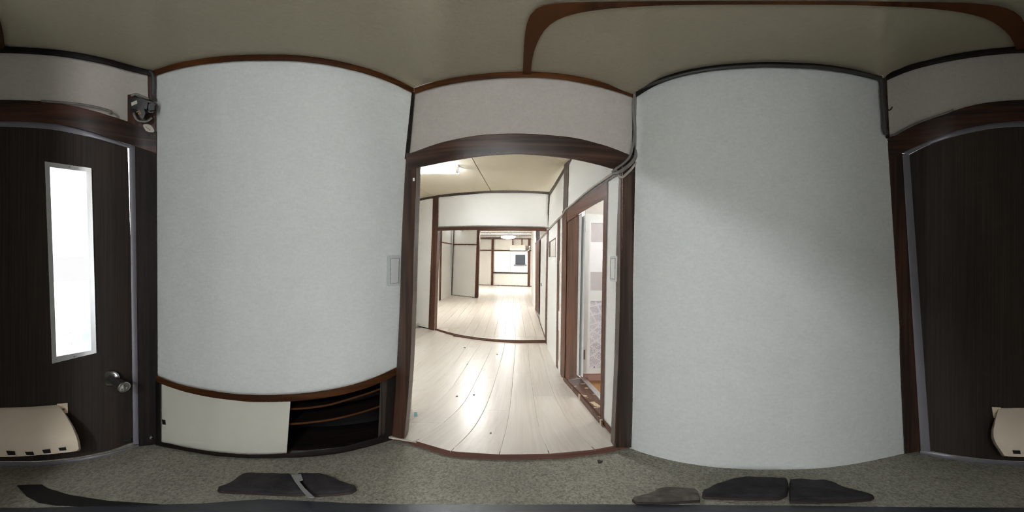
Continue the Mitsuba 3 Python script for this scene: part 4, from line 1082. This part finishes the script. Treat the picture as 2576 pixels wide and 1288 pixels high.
round_lamp('round_lamp', ((1278.5 - CX) / F * 16.6, 16.6, zc2 - 0.02), 0.27, L_ROUND, 'round glowing ceiling lamp in the far room')
round_lamp('round_lamp_001', (-0.9, 10.3, 2.42), 0.27, L_ROUND2, 'unseen round ceiling lamp above the lintel, placed to light the next room')  # out of view, placed to brighten the room past the kitchen
round_lamp('round_lamp_002', (1.35, 3.95, 2.2), 0.16, L_UNSEEN_BATH, 'unseen small round lamp placed to light the bathroom')  # out of view, placed to brighten the bathroom
# air conditioner and its pipes
ac = 'air_conditioner'
put(f'{ac}__body', polyslab(S_FAR, Q(1282, 616.2, 1322, 630.2), 0.0, 0.36, du=14), 'ivory_plastic')
put(f'{ac}__front_panel', polyslab(S_FAR, Q(1282.5, 616.8, 1320.5, 623.8), 0.36, 0.375, du=14), 'ivory_plastic')
put(f'{ac}__air_flap', polyslab(S_FAR, Q(1283, 624.6, 1320.5, 629.2), 0.355, 0.37, du=14), 'white_gloss')
tag(ac, 'cream wall air conditioner above the far window', 'air conditioner')
for u, nm in ((1290, 'left'), (1312.8, 'right')):
    put('hanging_strap', polyslab(S_FAR, Q(u - 1.1, 602, u + 1.1, 617), 0.0, 0.06), 'wood_warm', f'brown strap above the air conditioner, the {nm} one of two', 'strap')
put('cable', tube([S_FAR(1331.5, 622, 0.12), S_FAR(1331.5, 627, 0.14), S_FAR(1329.5, 630, 0.14), S_FAR(1323, 631.5, 0.14)], 0.018, smooth_n=20), 'white_gloss', 'white pipe bending from the air conditioner to the right post', 'pipe')
put('pipe_cap', polyslab(S_FAR, Q(1330, 618.5, 1333.5, 623), 0.08, 0.16), 'white_gloss', 'white pipe cap on the right post of the far room', 'cap')
# outside the far window: the neighbouring house
put('neighbour_house__wall', bx((-9.0, 27.0, -3.0), (9.0, 27.3, 2.2), 0.0), 'neighbour_white')
q0, q1 = at(1297, 665, 26.9), at(1321, 641, 26.9)
put('neighbour_house__window', bx((q0[0], 26.9, q0[2]), (q1[0], 27.0, q1[2]), 0.01), 'neighbour_grey', 'dark square window')
put('neighbour_house__ledge', bx((q0[0] - 0.1, 26.8, q0[2] - 0.08), (q1[0] + 0.1, 27.0, q0[2] - 0.03), 0.01), 'cable_grey')
tag('neighbour_house', 'white house seen through the far window with a dark square opening', 'house')
# right side of the next room: post, transom, white sliding door
w2 = Bag()
polyslab(S_2R, [(1341.6, 560), (1348, 560), (1347, 778), (1337.5, 759)], -0.04, 0.0, du=3, bag=w2)
polyslab(S_2R, [(1336.7, 560), (1341.8, 560), (1341, 762), (1336.9, 752)], -0.04, 0.0, du=3, bag=w2)
polyslab(S_2R, [(1358, 560), (1378, 540), (1378, 584), (1358, 603)], -0.04, 0.0, du=4, bag=w2)
put('wall_next_right', w2, 'plaster_white', 'white wall at the right of the next room', kind='structure')
put('trim_52', patch(S_2R, [(1346, 611.5), (1378, 579)], [(1346, 615), (1378, 585.5)], -0.05, 0.04, n=10), 'wood_warm', 'brown rail over the white sliding door', kind='structure')
put('trim_53', polyslab(S_2R, [(1348.5, 560), (1359.5, 560), (1359.5, 600), (1348.5, 611)], -0.06, -0.03, du=3), 'wood_black', 'black board for the shade in the transom gap above the sliding door', kind='structure')  # shade of the transom opening put in as a black board
put('trim_54', patch(S_2R, [(1346.5, 612), (1357.5, 602)], [(1346.5, 778), (1355.5, 792)], -0.06, 0.02, n=6, rows=5, upright=True), 'wood_warm', 'brown post beside the white sliding door', kind='structure')
put('trim_55', patch(S_2R, [(1346, 774), (1360, 814), (1373, 852)], [(1346, 778.5), (1360, 819), (1373, 858)], -0.03, 0.05, n=10), 'wood_warm', 'brown floor track of the sliding door', kind='structure')
put('trim_56', patch(S_2R, [(1375, 582), (1378.5, 578)], [(1370.5, 852), (1374, 862)], -0.05, 0.04, n=3, rows=5, upright=True), 'wood_warm', 'brown end post of the sliding door', kind='structure')
put('wall_cupboard', polyslab(S_2R, [(1354, 600), (1364, 592), (1364, 815), (1354, 795)], -0.5, -0.4, du=3), 'frosted_grey', 'grey inside behind the sliding door gap', kind='structure')
put('door_5__panel', patch(S_2R, [(1360.5, 600), (1376, 585)], [(1359, 815), (1372, 852)], -0.06, -0.02, n=8, rows=6), 'white_paint', 'white sliding panel')
put('door_5__finger_pull', polyslab(S_2R, Q(1360.4, 712, 1362.4, 720), -0.03, -0.014, du=2), 'wood_black', 'dark finger pull')
labels['door_5'] = {'label': 'white sliding door at the right of the next room', 'kind': 'structure'}
put('wall_far_right', bx((1.15, 10.0, 0), (1.3, 20.0, 2.6), 0), 'plaster_white', 'outer right wall of the far room', kind='structure')

# ------------------------------------------------------------------ outside the entrance doors
def hedge(key, x, lab):
    m = trimesh.creation.icosphere(4, 1.0)
    v = np.array(m.vertices)
    v = v * (0.8 + 0.5 * meshkit.fbm(v * 3.0, 4, 3))[:, None] * [0.6, 0.3, 0.45] + [x, 6.2, 0.15]
    put(key, (v, m.faces), 'hedge', lab, 'hedge', smooth=True)


hedge('hedge', -5.6, 'pale grey green hedge seen through the left door window')
put('ground', quad((-30, -10, -0.35), (30, -10, -0.35), (30, 40, -0.35), (-30, 40, -0.35)), 'neighbour_white', 'pale paving outside the house', kind='structure')


# ------------------------------------------------------------------ shoes and stand on the carpet
def lump(outline, h, rings=((1.0, 0.0), (0.995, 0.45), (0.97, 0.75), (0.9, 0.92), (0.72, 1.0), (0.45, 0.98), (0.0, 0.96)), z0=0.0, n=64, wob=0.0):
    p = np.array(outline, float)
    p = np.vstack([p, p[:1]])
    s = np.concatenate([[0], np.cumsum(np.linalg.norm(np.diff(p, axis=0), axis=1))])
    x = np.linspace(0, s[-1], n + 1)
    p = np.stack([np.interp(x, s, p[:, 0]), np.interp(x, s, p[:, 1])], -1)
    c = np.array(Polygon(p).centroid.coords[0])
    bag = Bag()
    P = np.array([np.c_[c + (p - c) * a, np.full(n + 1, z0 + h * b)] for a, b in rings])
    if wob:
        P[..., 2] += (meshkit.fbm(P * [9, 14, 1], 3, 5) - 0.5) * wob * np.array([min(1, b * 1.2) for _, b in rings])[:, None]
    bag.grid(P, P[..., :2])
    return bag


def shoe(outline, h, label, m='shoe_felt', group=None):
    key = newkey('shoe')
    g = [onfloor(u, v)[:2] for u, v in outline]
    put(f'{key}__sole', lump(g, 0.014, rings=((1.0, 0), (1.0, 0.8), (0.985, 1.0), (0, 1.0))), 'shoe_sole')
    c = np.array(Polygon(g).centroid.coords[0])
    inner = [c + (np.array(q) - c) * 0.985 for q in g]
    put(f'{key}__upper', lump(inner, h, z0=0.012, wob=0.02), m)
    tag(key, label, 'shoe', group)
    return key


shoe([(547, 1236), (585, 1219), (604, 1204), (618, 1200), (650, 1199), (690, 1202), (728, 1203), (744, 1215), (758, 1232), (772, 1247), (735, 1249), (681, 1247), (600, 1243), (556, 1241)], 0.022, 'dark charcoal shoe below the shoe cabinet, left one of the pair')
shoe([(748, 1203), (770, 1200), (802, 1201), (830, 1211), (862, 1222), (899, 1235), (885, 1243), (845, 1248), (795, 1251), (783, 1247), (765, 1228)], 0.022, 'dark charcoal shoe below the shoe cabinet, right one with the grey strap')
st = [(733, 1194.5), (757, 1192), (762, 1206), (752, 1209), (766, 1227), (790, 1250), (776, 1251), (757, 1230), (742, 1210)]
put('shoe_strap', plate([at(u, v, (H - 0.042) * F / (v - CY))[:2] for u, v in st], 0.037, 0.042), 'strap_grey', 'light grey strap lying between the two left shoes', 'strap')
shoe([(1767, 1243), (1820, 1224), (1843, 1215), (1882, 1211), (1926, 1213), (1982, 1216), (1985, 1232), (1980, 1250), (1960, 1259), (1888, 1260), (1800, 1257), (1766, 1255)], 0.024, 'dark brown black shoe under the right wall, left one of the pair')
shoe([(1986, 1219), (2014, 1215), (2074, 1218), (2102, 1226), (2124, 1237), (2168, 1249), (2200, 1255), (2190, 1261), (2118, 1266.5), (2040, 1268), (1986, 1267), (1985, 1250)], 0.024, 'dark black shoe under the right wall, right one of the pair')
shoe([(1590, 1262), (1628, 1253), (1658, 1240), (1690, 1238), (1716, 1239), (1752, 1242), (1760, 1252), (1762, 1264), (1690, 1269), (1600, 1270)], 0.022, 'scuffed grey brown shoe lying left of the pair under the right wall', m='scuffed_felt')
leg = [(43, 1222), (75, 1220), (105, 1220), (120, 1229.4), (174.6, 1246), (271.6, 1261), (388, 1268.5), (420, 1272), (340, 1276), (213, 1275), (140, 1272), (97, 1265), (66, 1248)]
put('camera_stand__leg', plate([onfloor(u, v)[:2] for u, v in leg], 0.0, 0.003), 'black', 'curved flat black leg')
base = [(-60, 1279), (97, 1278.6), (233, 1274.5), (388, 1271), (504.6, 1268), (601.6, 1261), (660, 1257), (700, 1258.5), (776, 1262), (880, 1267), (1000, 1270), (1250, 1271), (1500, 1270), (1800, 1272), (2000, 1273.5), (2300, 1277), (2640, 1279), (2640, 1330), (-60, 1330)]
put('camera_stand__base', plate([onfloor(u, v)[:2] for u, v in base], 0.0, 0.003), 'stand_navy')
tag('camera_stand', 'dark navy camera stand foot along the lower edge of the carpet', 'camera stand')
put('paper_tag', polyslab(S_F, [(1038, 448), (1043, 447), (1043.5, 455), (1038.5, 456)], 0.03, 0.033), 'white_paint', 'tiny white square tag high on the left doorway post', 'tag')
